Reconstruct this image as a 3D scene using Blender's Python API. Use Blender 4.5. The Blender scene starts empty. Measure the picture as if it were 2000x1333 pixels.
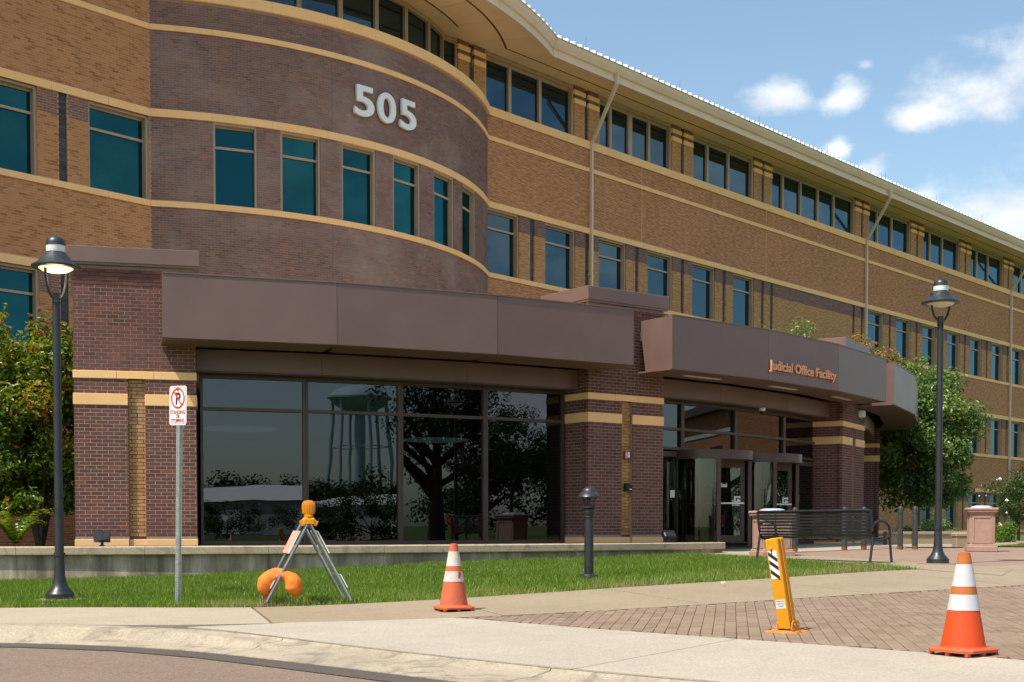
import bpy, math, random
import numpy as np
from mathutils import Vector, Matrix, noise
random.seed(7); RNG = np.random.default_rng(11)
SC = bpy.context.scene
COL = SC.collection
R = math.radians
# ---------------------------------------------------------------- camera
# z = 0 is the photographer's eye level; the facade lies along x, the entrance axis along -y
YAW = 0.73706
cam_d = bpy.data.cameras.new('camera'); cam = bpy.data.objects.new('camera', cam_d); COL.objects.link(cam)
cam.location = (-27.121, -41.485, 0.0)
cam.rotation_euler = (R(90 - 1.985), 0, YAW - R(90))
cam_d.sensor_width = 36; cam_d.lens = 36 * 2502.1 / 2000
cam_d.shift_y = (1112.9 - 666.5) / 2000
cam_d.clip_start = 0.1; cam_d.clip_end = 4000
SC.camera = cam
# ---------------------------------------------------------------- light
SUN_EL = 60.0
SUN_H = Vector((-0.988, 0.15, 0)).normalized()
SUN_DIR = (SUN_H * math.cos(R(SUN_EL)) + Vector((0, 0, math.sin(R(SUN_EL))))).normalized()
sun_d = bpy.data.lights.new('sun', 'SUN'); sun_d.energy = 2.0; sun_d.angle = R(0.53); sun_d.color = (1.0, 0.93, 0.82)
sun = bpy.data.objects.new('sun', sun_d); COL.objects.link(sun)
sun.rotation_euler = (-SUN_DIR).to_track_quat('-Z', 'Y').to_euler(); sun.location = (-40, 0, 60)
SC.view_settings.view_transform = 'Standard'; SC.view_settings.look = 'None'
SC.view_settings.gamma = 1.0; SC.view_settings.exposure = 1.56
SC.view_settings.use_curve_mapping = False
SC.cycles.use_denoising = True
SC.cycles.max_bounces = 8; SC.cycles.diffuse_bounces = 4; SC.cycles.glossy_bounces = 4; SC.cycles.transparent_max_bounces = 12
SC.cycles.caustics_reflective = False; SC.cycles.caustics_refractive = False
SKY = 0.077
world = bpy.data.worlds.new('World'); SC.world = world; world.use_nodes = True
def build_world():
    nt = world.node_tree; N = nt.nodes; L = nt.links; N.clear()
    out = N.new('ShaderNodeOutputWorld'); bg = N.new('ShaderNodeBackground'); bg.inputs[1].default_value = SKY
    sky = N.new('ShaderNodeTexSky'); sky.sky_type = 'NISHITA'; sky.sun_disc = False
    sky.sun_elevation = R(SUN_EL); sky.sun_rotation = math.atan2(SUN_DIR.x, SUN_DIR.y)
    sky.altitude = 200; sky.air_density = 1.0; sky.dust_density = 1.6; sky.ozone_density = 0.8
    tc = N.new('ShaderNodeTexCoord')
    def M(op, a, b=None, c=None):
        n = N.new('ShaderNodeMath'); n.operation = op
        for i, v in enumerate((a, b, c)):
            if v is None: continue
            if isinstance(v, (int, float)): n.inputs[i].default_value = v
            else: L.new(v, n.inputs[i])
        return n.outputs[0]
    def DOT(v):
        n = N.new('ShaderNodeVectorMath'); n.operation = 'DOT_PRODUCT'; L.new(tc.outputs['Generated'], n.inputs[0]); n.inputs[1].default_value = v
        return n.outputs['Value']
    # cumulus spread round the whole sky: (azimuth, elevation, half width, half height) in degrees
    cl = [(22.6, 17.4, 2.9, 1.25), (20.2, 18.1, 2.4, 1.7), (24.6, 16.9, 1.7, 0.7), (30.4, 17.9, 1.1, 0.75), (27.7, 17.9, 1.0, 1.0), (27.0, 18.9, 0.5, 0.35),
          (28.1, 15.7, 0.8, 0.6), (26.8, 14.8, 1.0, 0.6), (21.5, 12.2, 4.2, 2.0), (25.0, 12.6, 3.0, 1.4), (17.5, 13.4, 3.4, 2.2), (12, 16, 4, 2)]
    rr = random.Random(5)
    cl += [(-42.8, 13, 2.6, 3.0), (-37.8, 12.3, 2.6, 2.4), (-82, 15.2, 3.0, 3.2), (-34, 15, 9, 4), (-44, 22, 8, 3.5), (-26, 24, 7, 3), (-52, 13, 9, 3.2), (-64, 24, 9, 4), (-78, 15, 8, 4), (-90, 27, 8, 4)]
    for k in range(31):
        cl.append((60 + k * 8.0 + rr.uniform(-4, 4), (10, 24, 16, 42, 20, 62, 32)[k % 7] + rr.uniform(-3, 3), rr.uniform(7, 14), rr.uniform(3.0, 6.5)))
    dens = None
    for az, el, ra, rb in cl:
        a, e = R(az), R(el)
        t = (-math.sin(a), math.cos(a), 0); u = (-math.cos(a) * math.sin(e), -math.sin(a) * math.sin(e), math.cos(e)); c = (math.cos(a) * math.cos(e), math.sin(a) * math.cos(e), math.sin(e))
        x = M('DIVIDE', DOT(t), math.sin(R(ra))); y = M('DIVIDE', DOT(u), math.sin(R(rb)))
        y2 = M('MULTIPLY', y, y); q = M('MULTIPLY_ADD', x, x, y2)
        front = M('GREATER_THAN', DOT(c), 0.2)
        v = M('SUBTRACT', M('SUBTRACT', 1.25, M('SQRT', q)), M('MULTIPLY', M('SUBTRACT', 1.0, front), 10.0))
        v = M('MINIMUM', v, 1.0)
        dens = v if dens is None else M('SMOOTH_MAX', dens, v, 0.3)
    nz = N.new('ShaderNodeTexNoise'); nz.inputs['Scale'].default_value = 22; nz.inputs['Detail'].default_value = 8; nz.inputs['Roughness'].default_value = 0.6
    mp = N.new('ShaderNodeMapping'); mp.inputs['Scale'].default_value = (1, 1, 1.7); L.new(tc.outputs['Generated'], mp.inputs['Vector']); L.new(mp.outputs[0], nz.inputs['Vector'])
    d2 = M('ADD', dens, M('MULTIPLY', M('SUBTRACT', nz.outputs[0], 0.5), 2.8))
    mr = N.new('ShaderNodeMapRange'); mr.interpolation_type = 'SMOOTHSTEP'; mr.inputs['From Min'].default_value = 0.0; mr.inputs['From Max'].default_value = 1.35
    L.new(d2, mr.inputs['Value'])
    # shading inside the cloud: a finer noise between bright tops and grey bellies
    nz2 = N.new('ShaderNodeTexNoise'); nz2.inputs['Scale'].default_value = 14; nz2.inputs['Detail'].default_value = 5; L.new(mp.outputs[0], nz2.inputs['Vector'])
    cr = N.new('ShaderNodeValToRGB'); cr.color_ramp.elements[0].position = 0.3; cr.color_ramp.elements[0].color = (3.6, 3.75, 4.0, 1); cr.color_ramp.elements[1].position = 0.62; cr.color_ramp.elements[1].color = (5.6, 5.6, 5.6, 1)
    L.new(nz2.outputs[0], cr.inputs[0])
    mix = N.new('ShaderNodeMix'); mix.data_type = 'RGBA'
    L.new(M('MULTIPLY', mr.outputs[0], 0.93), mix.inputs['Factor']); tint = N.new('ShaderNodeMix'); tint.data_type = 'RGBA'; tint.blend_type = 'MULTIPLY'; tint.inputs[0].default_value = 1.0; tint.inputs[7].default_value = (0.92, 0.96, 0.88, 1); L.new(sky.outputs[0], tint.inputs[6]); L.new(tint.outputs[2], mix.inputs[6]); L.new(cr.outputs[0], mix.inputs[7])
    L.new(mix.outputs[2], bg.inputs[0]); L.new(bg.outputs[0], out.inputs[0])
build_world()
# ---------------------------------------------------------------- materials
MATS = {}
class NT:
    def __init__(s, name):
        m = bpy.data.materials.new(name); m.use_nodes = True; s.m = m; s.nt = m.node_tree; s.N = s.nt.nodes; s.L = s.nt.links
        s.b = s.N['Principled BSDF']; s.out = s.N['Material Output']; MATS[name] = m
    def new(s, t): return s.N.new(t)
    def coord(s, kind='Object'):
        return s.new('ShaderNodeTexCoord').outputs[kind]
    def geo(s): return s.new('ShaderNodeNewGeometry').outputs['Position']
    def noise(s, scale, detail=4, rough=0.55, vec=None, dist=0):
        n = s.new('ShaderNodeTexNoise'); n.inputs['Scale'].default_value = scale; n.inputs['Detail'].default_value = detail; n.inputs['Roughness'].default_value = rough; n.inputs['Distortion'].default_value = dist
        s.L.new(vec if vec is not None else s.geo(), n.inputs['Vector']); return n.outputs[0]
    def ramp(s, fac, stops, interp='LINEAR'):
        r = s.new('ShaderNodeValToRGB'); cr = r.color_ramp; cr.interpolation = interp
        while len(cr.elements) > 1: cr.elements.remove(cr.elements[-1])
        cr.elements[0].position = stops[0][0]; cr.elements[0].color = (*stops[0][1], 1)
        for p, c in stops[1:]:
            e = cr.elements.new(p); e.color = (*c, 1)
        s.L.new(fac, r.inputs[0]); return r.outputs[0]
    def val(s, fac, a, b, lo=0.0, hi=1.0):
        r = s.new('ShaderNodeMapRange'); r.inputs['From Min'].default_value = lo; r.inputs['From Max'].default_value = hi; r.inputs['To Min'].default_value = a; r.inputs['To Max'].default_value = b
        s.L.new(fac, r.inputs['Value']); return r.outputs[0]
    def mix(s, fac, a, b, blend='MIX'):
        n = s.new('ShaderNodeMix'); n.data_type = 'RGBA'; n.blend_type = blend
        for i, v in ((0, fac), (6, a), (7, b)):
            if isinstance(v, (int, float)): n.inputs[i].default_value = v
            elif isinstance(v, tuple): n.inputs[i].default_value = (*v, 1)
            else: s.L.new(v, n.inputs[i])
        return n.outputs[2]
    def math(s, op, a, b=None):
        n = s.new('ShaderNodeMath'); n.operation = op
        for i, v in enumerate((a, b)):
            if v is None: continue
            if isinstance(v, (int, float)): n.inputs[i].default_value = v
            else: s.L.new(v, n.inputs[i])
        return n.outputs[0]
    def attr(s, name):
        a = s.new('ShaderNodeAttribute'); a.attribute_name = name; return a.outputs['Fac']
    def bump(s, h, strength=0.3, dist=0.01):
        b = s.new('ShaderNodeBump'); b.inputs['Strength'].default_value = strength; b.inputs['Distance'].default_value = dist
        s.L.new(h, b.inputs['Height']); s.L.new(b.outputs[0], s.b.inputs['Normal'])
    def col(s, c):
        if isinstance(c, tuple): s.b.inputs['Base Color'].default_value = (*c, 1)
        else: s.L.new(c, s.b.inputs['Base Color'])
    def rough(s, r, spec=None, metal=None):
        if isinstance(r, (int, float)): s.b.inputs['Roughness'].default_value = r
        else: s.L.new(r, s.b.inputs['Roughness'])
        if spec is not None: s.b.inputs['Specular IOR Level'].default_value = spec
        if metal is not None: s.b.inputs['Metallic'].default_value = metal
def sc(c, k): return tuple(v * k for v in c)
def simple(name, c, rough=0.5, spec=0.4, metal=0.0, var=0.12, nscale=6.0, bump=0.0, bscale=60.0):
    t = NT(name)
    n = t.noise(nscale, 5, 0.6)
    t.col(t.ramp(n, [(0.3, sc(c, 1 - var)), (0.7, sc(c, 1 + var))])); t.rough(t.val(n, max(0.02, rough - 0.06), rough + 0.08, 0.3, 0.7), spec, metal)
    if bump: t.bump(t.noise(bscale, 4), bump, 0.004)
    return t
def brick_mat(name, stops, grain=0.16, soil=(0.5, 0.45, 0.42), soil_amt=0.25):
    t = NT(name); tone = t.attr('tone')
    c = t.ramp(tone, stops)
    g = t.noise(70, 4, 0.7); c = t.mix(grain, c, t.ramp(g, [(0.3, (0.05, 0.04, 0.04)), (0.7, (0.8, 0.7, 0.62))]), 'OVERLAY')
    w = t.noise(0.55, 5, 0.6); c = t.mix(t.val(w, 0.0, soil_amt, 0.48, 0.75), c, soil)
    t.col(c); t.rough(0.82, 0.25); t.bump(g, 0.25, 0.003)
brick_mat('brick_purple', [(0.0, (0.159, 0.095, 0.085)), (0.35, (0.220, 0.127, 0.110)), (0.6, (0.183, 0.121, 0.112)), (0.82, (0.275, 0.144, 0.112)), (1.0, (0.295, 0.144, 0.095))], soil=(0.439, 0.345, 0.308), soil_amt=0.45)
brick_mat('brick_pier', [(0.0, (0.104, 0.046, 0.043)), (0.35, (0.148, 0.062, 0.054)), (0.6, (0.124, 0.060, 0.058)), (0.82, (0.183, 0.071, 0.058)), (1.0, (0.208, 0.077, 0.052))], soil=(0.297, 0.167, 0.157), soil_amt=0.18)
brick_mat('brick_tan', [(0.0, (0.291, 0.131, 0.056)), (0.22, (0.370, 0.168, 0.074)), (0.55, (0.470, 0.224, 0.101)), (1.0, (0.526, 0.255, 0.117))], soil=(0.515, 0.275, 0.135), soil_amt=0.15)
brick_mat('brick_orange', [(0.0, (0.36, 0.18, 0.07)), (0.5, (0.47, 0.245, 0.095)), (1.0, (0.53, 0.29, 0.12))])
brick_mat('brick_glazed', [(0.0, (0.05, 0.056, 0.066)), (0.5, (0.075, 0.082, 0.094)), (1.0, (0.10, 0.108, 0.12))], soil_amt=0.05)
simple('mortar', (0.36, 0.25, 0.19), 0.9, 0.1, var=0.15, nscale=20)
simple('mortar_tan', (0.58, 0.35, 0.19), 0.9, 0.1, var=0.12, nscale=20)
def wall_brick(name, c1, c2, mort, w=0.203, h=0.0677, swap=False):
    t = NT(name); p = t.geo(); sp = t.new('ShaderNodeSeparateXYZ'); t.L.new(p, sp.inputs[0])
    s = t.math('ADD', sp.outputs[0], sp.outputs[1]); cb = t.new('ShaderNodeCombineXYZ'); t.L.new(s, cb.inputs[0]); t.L.new(sp.outputs[2], cb.inputs[1])
    b = t.new('ShaderNodeTexBrick'); t.L.new(cb.outputs[0], b.inputs['Vector']); b.inputs['Scale'].default_value = 1.0
    b.inputs['Color1'].default_value = (*c1, 1); b.inputs['Color2'].default_value = (*c2, 1); b.inputs['Mortar'].default_value = (*mort, 1)
    b.inputs['Mortar Size'].default_value = 0.0075; b.inputs['Mortar Smooth'].default_value = 0.2; b.inputs['Bias'].default_value = -0.25
    b.inputs['Brick Width'].default_value = w; b.inputs['Row Height'].default_value = h
    n = t.noise(0.35, 5, 0.6); c = t.mix(t.val(n, 0.0, 0.35, 0.4, 0.75), b.outputs['Color'], tuple(min(1, v * 1.45) for v in c1))
    mp = t.new('ShaderNodeMapping'); mp.inputs['Scale'].default_value = (3.2, 14.8, 1); t.L.new(cb.outputs[0], mp.inputs[0]); n3 = t.noise(1.0, 3, 0.65, mp.outputs[0]); c = t.mix(0.38, c, t.ramp(n3, [(0.38, (0.16, 0.13, 0.11)), (0.62, (0.72, 0.66, 0.6))]), 'OVERLAY')
    t.col(c); t.rough(0.85, 0.2); t.bump(b.outputs['Fac'], 0.35, -0.006)
wall_brick('wall_tan', (0.46, 0.212, 0.10), (0.30, 0.136, 0.062), (0.56, 0.33, 0.175))
wall_brick('wall_orange', (0.46, 0.24, 0.105), (0.36, 0.18, 0.08), (0.55, 0.34, 0.17))
wall_brick('wall_purple', (0.19, 0.112, 0.098), (0.135, 0.08, 0.073), (0.34, 0.22, 0.165))
def stone_mat():
    t = NT('stone'); n = t.noise(45, 6, 0.7); n2 = t.noise(1.3, 4); tone = t.attr('tone')
    c = t.ramp(n, [(0.3, (0.86, 0.49, 0.20)), (0.5, (0.95, 0.565, 0.245)), (0.75, (0.97, 0.615, 0.29))])
    c = t.mix(t.val(n2, 0.0, 0.35, 0.5, 0.8), c, (0.56, 0.34, 0.15)); c = t.mix(t.val(tone, 0.0, 0.2), c, (0.90, 0.63, 0.40))
    t.col(c); t.rough(0.85, 0.2); t.bump(n, 0.3, 0.004)
stone_mat()
def metal_brown():
    t = NT('brown_metal'); n = t.noise(1.2, 5, 0.6); n2 = t.noise(420, 2)
    t.col(t.ramp(n, [(0.3, (0.15, 0.088, 0.074)), (0.7, (0.18, 0.108, 0.092))])); t.rough(t.val(n, 0.36, 0.5), 0.5); t.bump(n2, 0.06, 0.001)
metal_brown()
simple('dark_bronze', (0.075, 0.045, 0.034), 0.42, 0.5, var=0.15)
simple('frame_taupe', (0.40, 0.30, 0.205), 0.45, 0.4, var=0.06, nscale=2)
simple('soffit_tan', (0.80, 0.605, 0.39), 0.6, 0.3, var=0.05, nscale=1.0)
simple('eave_cream', (0.76, 0.575, 0.41), 0.5, 0.4, var=0.06, nscale=1.0)
simple('soffit_groove', (0.16, 0.10, 0.05), 0.7, 0.2)
simple('roof_white', (0.80, 0.82, 0.80), 0.4, 0.5, var=0.04, nscale=1.0)
simple('copper_green', (0.26, 0.42, 0.30), 0.6, 0.3)
simple('downspout_paint', (0.62, 0.50, 0.34), 0.4, 0.5, var=0.08, nscale=1.5)
def glass_mat(name, tint, ior, trans=0.0, refl=(1, 1, 1)):
    t = NT(name); N = t
    fr = N.new('ShaderNodeFresnel'); fr.inputs[0].default_value = ior
    gl = N.new('ShaderNodeBsdfGlossy'); gl.inputs['Roughness'].default_value = 0.0; gl.inputs['Color'].default_value = (*refl, 1)
    ob = N.new('ShaderNodeObjectInfo')
    w = t.noise(0.7, 2, 0.4); bp = N.new('ShaderNodeBump'); bp.inputs['Strength'].default_value = 0.02; bp.inputs['Distance'].default_value = 0.06; t.L.new(w, bp.inputs['Height']); t.L.new(bp.outputs[0], gl.inputs['Normal'])
    if trans > 0:
        tr = N.new('ShaderNodeBsdfTransparent'); tr.inputs[0].default_value = (*sc(tint, trans), 1); base = tr
    else:
        base = N.new('ShaderNodeBsdfDiffuse'); base.inputs[0].default_value = (*tint, 1)
    mx = N.new('ShaderNodeMixShader'); t.L.new(fr.outputs[0], mx.inputs[0]); t.L.new(base.outputs[0], mx.inputs[1]); t.L.new(gl.outputs[0], mx.inputs[2]); t.L.new(mx.outputs[0], t.out.inputs[0])
glass_mat('window_glass', (0.004, 0.012, 0.015), 1.85, 0, (0.10, 0.62, 0.72))
glass_mat('wing_glass', (0.004, 0.009, 0.012), 1.95, 0, (0.42, 0.70, 0.86))
glass_mat('attic_glass', (0.005, 0.008, 0.012), 1.85, 0, (0.42, 0.74, 0.95))
glass_mat('lobby_glass', (0.72, 0.85, 0.85), 1.80, 0.14, (0.84, 0.88, 1.0))
glass_mat('door_glass', (0.8, 0.95, 0.85), 1.75, 0.6, (0.95, 1, 1))
def concrete(name, c, var=0.1, stain=None, scale=1.0):
    t = NT(name); n = t.noise(48 * scale, 6, 0.85); n2 = t.noise(0.8, 6, 0.62); n3 = t.noise(3.5, 6, 0.7, None, 0.6)
    col = t.ramp(n2, [(0.3, sc(c, 1 - var)), (0.7, sc(c, 1 + var * 0.6))])
    col = t.mix(0.42, col, t.ramp(n, [(0.36, (0.22, 0.2, 0.18)), (0.64, (0.82, 0.8, 0.77))]), 'OVERLAY')
    col = t.mix(t.val(n3, 0.0, 0.30, 0.5, 0.75), col, sc(c, 0.66))
    if stain is not None: col = t.mix(t.val(t.noise(2.2, 6, 0.7, None, 1.5), 0, 0.8, 0.5, 0.68), col, stain)
    t.col(col); t.rough(0.88, 0.2); t.bump(n, 0.25, 0.003)
concrete('concrete_walk', (0.375, 0.32, 0.245))
concrete('concrete_apron', (0.39, 0.345, 0.28))
concrete('concrete_tan', (0.29, 0.232, 0.16), scale=0.8)
concrete('kerb_concrete', (0.37, 0.315, 0.24), 0.14, (0.15, 0.125, 0.095))
def streak_concrete():
    t = NT('wall_concrete'); p = t.geo(); mp = t.new('ShaderNodeMapping'); mp.inputs['Scale'].default_value = (1, 1, 0.12); t.L.new(p, mp.inputs[0])
    s = t.noise(3.5, 6, 0.68, mp.outputs[0]); n = t.noise(60, 4, 0.7); n2 = t.noise(2.5, 5, 0.65)
    c = t.ramp(s, [(0.34, (0.16, 0.132, 0.098)), (0.5, (0.31, 0.255, 0.19)), (0.66, (0.50, 0.42, 0.32))])
    c = t.mix(t.val(n2, 0, 0.6, 0.52, 0.75), c, (0.16, 0.142, 0.105)); c = t.mix(0.25, c, t.ramp(n, [(0.3, (0.2, 0.2, 0.2)), (0.7, (0.8, 0.8, 0.8))]), 'OVERLAY')
    t.col(c); t.rough(0.9, 0.15); t.bump(n, 0.3, 0.004)
streak_concrete()
concrete('cap_concrete', (0.46, 0.365, 0.265), 0.15, (0.2, 0.17, 0.13))
def asphalt(name, c, amt=0.5):
    t = NT(name); n = t.noise(38, 4, 0.85); n2 = t.noise(0.9, 5, 0.65); n3 = t.noise(75, 5, 0.9); n4 = t.noise(1.7, 6, 0.7, None, 2.0)
    col = t.ramp(n3, [(0.32, sc(c, 0.3)), (0.46, sc(c, 0.8)), (0.56, sc(c, 1.2)), (0.68, tuple(min(1, v * 2.2) for v in c))])
    col = t.mix(t.val(n, 0.0, 0.6, 0.48, 0.62), col, sc(c, 0.5)); col = t.mix(t.val(n2, 0, 0.35, 0.4, 0.8), col, sc(c, 1.25))
    col = t.mix(t.val(n4, 0, 0.55, 0.6, 0.72), col, sc(c, 0.45))
    t.col(col); t.rough(0.92, 0.15); t.bump(n3, 0.6, 0.006)
asphalt('asphalt_worn', (0.225, 0.165, 0.125)); asphalt('asphalt_patch', (0.105, 0.09, 0.078))
def paver_mat():
    t = NT('paver'); tone = t.attr('tone'); n = t.noise(110, 4, 0.7); n2 = t.noise(1.1, 5)
    c = t.ramp(tone, [(0.0, (0.20, 0.143, 0.103)), (0.5, (0.235, 0.168, 0.12)), (1.0, (0.262, 0.19, 0.14))])
    c = t.mix(0.25, c, t.ramp(n, [(0.3, (0.25, 0.23, 0.2)), (0.7, (0.8, 0.78, 0.75))]), 'OVERLAY'); c = t.mix(t.val(n2, 0, 0.3, 0.45, 0.75), c, (0.32, 0.25, 0.19))
    t.col(c); t.rough(0.9, 0.15); t.bump(n, 0.3, 0.003)
paver_mat()
def far_paver():
    t = NT('paving_far'); p = t.geo(); mp = t.new('ShaderNodeMapping'); mp.inputs['Rotation'].default_value = (0, 0, -R(32.5)); t.L.new(p, mp.inputs[0])
    b = t.new('ShaderNodeTexBrick'); t.L.new(mp.outputs[0], b.inputs['Vector']); b.inputs['Scale'].default_value = 1
    b.inputs['Color1'].default_value = (0.29, 0.20, 0.148, 1); b.inputs['Color2'].default_value = (0.245, 0.168, 0.122, 1); b.inputs['Mortar'].default_value = (0.22, 0.16, 0.12, 1)
    b.inputs['Mortar Size'].default_value = 0.003; b.inputs['Brick Width'].default_value = 0.2; b.inputs['Row Height'].default_value = 0.1
    n = t.noise(1.2, 5); t.col(t.mix(t.val(n, 0, 0.3, 0.4, 0.75), b.outputs[0], (0.33, 0.245, 0.18))); t.rough(0.9, 0.15)
far_paver()
simple('joint_sand', (0.17, 0.125, 0.09), 0.95, 0.1, nscale=30)
def leaf_mat(name, stops, tl=0.35, gloss=0.35):
    t = NT(name); tone = t.attr('tone'); c = t.ramp(tone, stops); t.col(c); t.rough(0.38, gloss)
    tr = t.new('ShaderNodeBsdfTranslucent'); hs = t.new('ShaderNodeHueSaturation'); hs.inputs['Saturation'].default_value = 1.15; hs.inputs['Value'].default_value = 1.5
    t.L.new(c, hs.inputs['Color']); t.L.new(hs.outputs[0], tr.inputs[0])
    mx = t.new('ShaderNodeMixShader'); mx.inputs[0].default_value = tl; t.L.new(t.b.outputs[0], mx.inputs[1]); t.L.new(tr.outputs[0], mx.inputs[2]); t.L.new(mx.outputs[0], t.out.inputs[0])
leaf_mat('leaf_glossy', [(0.0, (0.035, 0.07, 0.010)), (0.5, (0.09, 0.155, 0.018)), (0.8, (0.20, 0.25, 0.022)), (0.95, (0.32, 0.28, 0.03)), (1.0, (0.36, 0.14, 0.03))], 0.38, 0.45)
leaf_mat('leaf_pear', [(0.0, (0.04, 0.085, 0.018)), (0.5, (0.13, 0.215, 0.045)), (0.85, (0.24, 0.33, 0.075)), (0.96, (0.22, 0.22, 0.06)), (1.0, (0.3, 0.13, 0.06))], 0.3, 0.6)
leaf_mat('leaf_autumn', [(0.0, (0.10, 0.13, 0.03)), (0.5, (0.28, 0.21, 0.05)), (0.8, (0.36, 0.18, 0.06)), (1.0, (0.40, 0.24, 0.12))], 0.35, 0.4)
leaf_mat('leaf_dark', [(0.0, (0.022, 0.045, 0.012)), (0.6, (0.045, 0.085, 0.02)), (1.0, (0.09, 0.13, 0.03))], 0.3, 0.3)
leaf_mat('grass_blade', [(0.0, (0.085, 0.14, 0.022)), (0.5, (0.15, 0.235, 0.035)), (0.85, (0.25, 0.32, 0.065)), (0.95, (0.26, 0.25, 0.09)), (1.0, (0.36, 0.30, 0.15))], 0.4, 0.25)
def soil():
    t = NT('lawn_soil'); n = t.noise(18, 5, 0.7); n2 = t.noise(0.6, 4)
    c = t.ramp(n, [(0.3, (0.06, 0.085, 0.015)), (0.6, (0.11, 0.15, 0.03)), (0.8, (0.18, 0.165, 0.07))]); t.col(c); t.rough(0.95, 0.1); t.bump(n, 0.6, 0.03)
    t = NT('field_grass'); n = t.noise(4, 6, 0.7); n2 = t.noise(0.05, 5)
    c = t.mix(t.val(n2, 0, 0.7, 0.35, 0.7), t.ramp(n, [(0.3, (0.04, 0.075, 0.018)), (0.7, (0.085, 0.13, 0.035))]), (0.13, 0.13, 0.05)); t.col(c); t.rough(0.95, 0.1); t.bump(n, 0.8, 0.05)
    t = NT('gravel'); v = t.new('ShaderNodeTexVoronoi'); v.inputs['Scale'].default_value = 26; t.L.new(t.geo(), v.inputs['Vector'])
    t.col(t.ramp(v.outputs['Color'], [(0.1, (0.16, 0.12, 0.09)), (0.5, (0.36, 0.29, 0.22)), (0.9, (0.55, 0.47, 0.38))])); t.rough(0.9, 0.2); t.bump(v.outputs['Distance'], 0.9, -0.03)
    t = NT('mulch'); n = t.noise(30, 5, 0.75); t.col(t.ramp(n, [(0.3, (0.02, 0.014, 0.009)), (0.7, (0.07, 0.045, 0.028))])); t.rough(0.95, 0.1); t.bump(n, 0.8, 0.03)
soil()
simple('bark', (0.10, 0.075, 0.055), 0.9, 0.1, var=0.4, nscale=14, bump=0.6, bscale=25)
simple('lamp_black', (0.022, 0.025, 0.028), 0.38, 0.5, var=0.25, nscale=9, bump=0.05)
simple('bollard_black', (0.045, 0.045, 0.048), 0.42, 0.5, var=0.2, nscale=8)
simple('bench_black', (0.022, 0.021, 0.024), 0.4, 0.5, var=0.2)
simple('lamp_white', (0.72, 0.76, 0.72), 0.35, 0.5, var=0.04)
simple('white_paint', (0.82, 0.82, 0.80), 0.4, 0.4, var=0.03, nscale=2)
simple('sticker_white', (0.78, 0.78, 0.76), 0.5, 0.3, var=0.03)
simple('text_black', (0.02, 0.02, 0.022), 0.6, 0.3, var=0.05)
simple('text_navy', (0.03, 0.045, 0.075), 0.6, 0.3, var=0.05)
simple('text_red', (0.62, 0.05, 0.025), 0.5, 0.3, var=0.06)
simple('text_maroon', (0.30, 0.03, 0.03), 0.5, 0.3, var=0.06)
simple('letter_copper', (0.80, 0.36, 0.17), 0.38, 0.5, metal=0.3, var=0.08)
simple('galvanised', (0.42, 0.47, 0.46), 0.42, 0.5, metal=0.6, var=0.2, nscale=25)
simple('grey_plastic', (0.14, 0.135, 0.13), 0.6, 0.3, var=0.15)
simple('rust', (0.22, 0.075, 0.03), 0.85, 0.2, var=0.4, nscale=25)
simple('bag_orange', (0.78, 0.20, 0.035), 0.75, 0.2, var=0.12, nscale=18, bump=0.5, bscale=40)
simple('barricade_orange', (0.80, 0.13, 0.02), 0.5, 0.3, var=0.08)
simple('bin_pink', (0.40, 0.245, 0.195), 0.85, 0.2, var=0.12, nscale=12, bump=0.3, bscale=90)
simple('bin_lid', (0.50, 0.58, 0.68), 0.35, 0.5, var=0.12, nscale=8)
simple('red_plastic', (0.42, 0.03, 0.02), 0.4, 0.4, var=0.1)
simple('steel', (0.5, 0.5, 0.5), 0.3, 0.5, metal=0.9, var=0.1)
simple('tower_paint', (0.40, 0.58, 0.60), 0.5, 0.3, var=0.06, nscale=0.5)
simple('shed_white', (0.70, 0.70, 0.66), 0.6, 0.3, var=0.06, nscale=0.5)
simple('shed_grey', (0.30, 0.31, 0.31), 0.6, 0.3, var=0.06, nscale=0.5)
simple('tar_line', (0.05, 0.045, 0.038), 0.8, 0.2)
simple('interior_dark', (0.06, 0.055, 0.05), 0.8, 0.2)
simple('interior_floor', (0.20, 0.17, 0.14), 0.35, 0.4)
simple('blossom', (0.75, 0.74, 0.70), 0.7, 0.2)
def worn(name, c, dirt, amt, rough=0.45):
    t = NT(name); n = t.noise(7, 6, 0.7, None, 0.8); n2 = t.noise(45, 5, 0.75)
    col = t.mix(t.val(n, 0, amt, 0.5, 0.72), c, dirt); col = t.mix(t.val(n2, 0, amt * 0.9, 0.6, 0.72), col, sc(dirt, 0.7)); t.col(col); t.rough(t.val(n, rough, rough + 0.2), 0.4)
worn('cone_new', (0.62, 0.06, 0.006), (0.50, 0.075, 0.015), 0.5); worn('cone_old', (0.55, 0.12, 0.05), (0.30, 0.10, 0.06), 0.7, 0.7); worn('cone_cap', (0.46, 0.13, 0.03), (0.26, 0.09, 0.03), 0.7, 0.7)
worn('cone_base', (0.52, 0.10, 0.035), (0.22, 0.13, 0.09), 0.85, 0.7); worn('collar_white', (0.52, 0.53, 0.54), (0.50, 0.46, 0.42), 0.55); worn('collar_old', (0.58, 0.53, 0.47), (0.40, 0.30, 0.22), 0.8)
worn('yellow_paint', (0.70, 0.29, 0.004), (0.58, 0.22, 0.006), 0.6, 0.35); worn('plate_rust', (0.66, 0.22, 0.03), (0.20, 0.06, 0.025), 1.0, 0.7)
def emis(name, c, e, strength):
    t = NT(name); t.col(c); t.rough(0.3); t.b.inputs['Emission Color'].default_value = (*e, 1); t.b.inputs['Emission Strength'].default_value = strength
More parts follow.
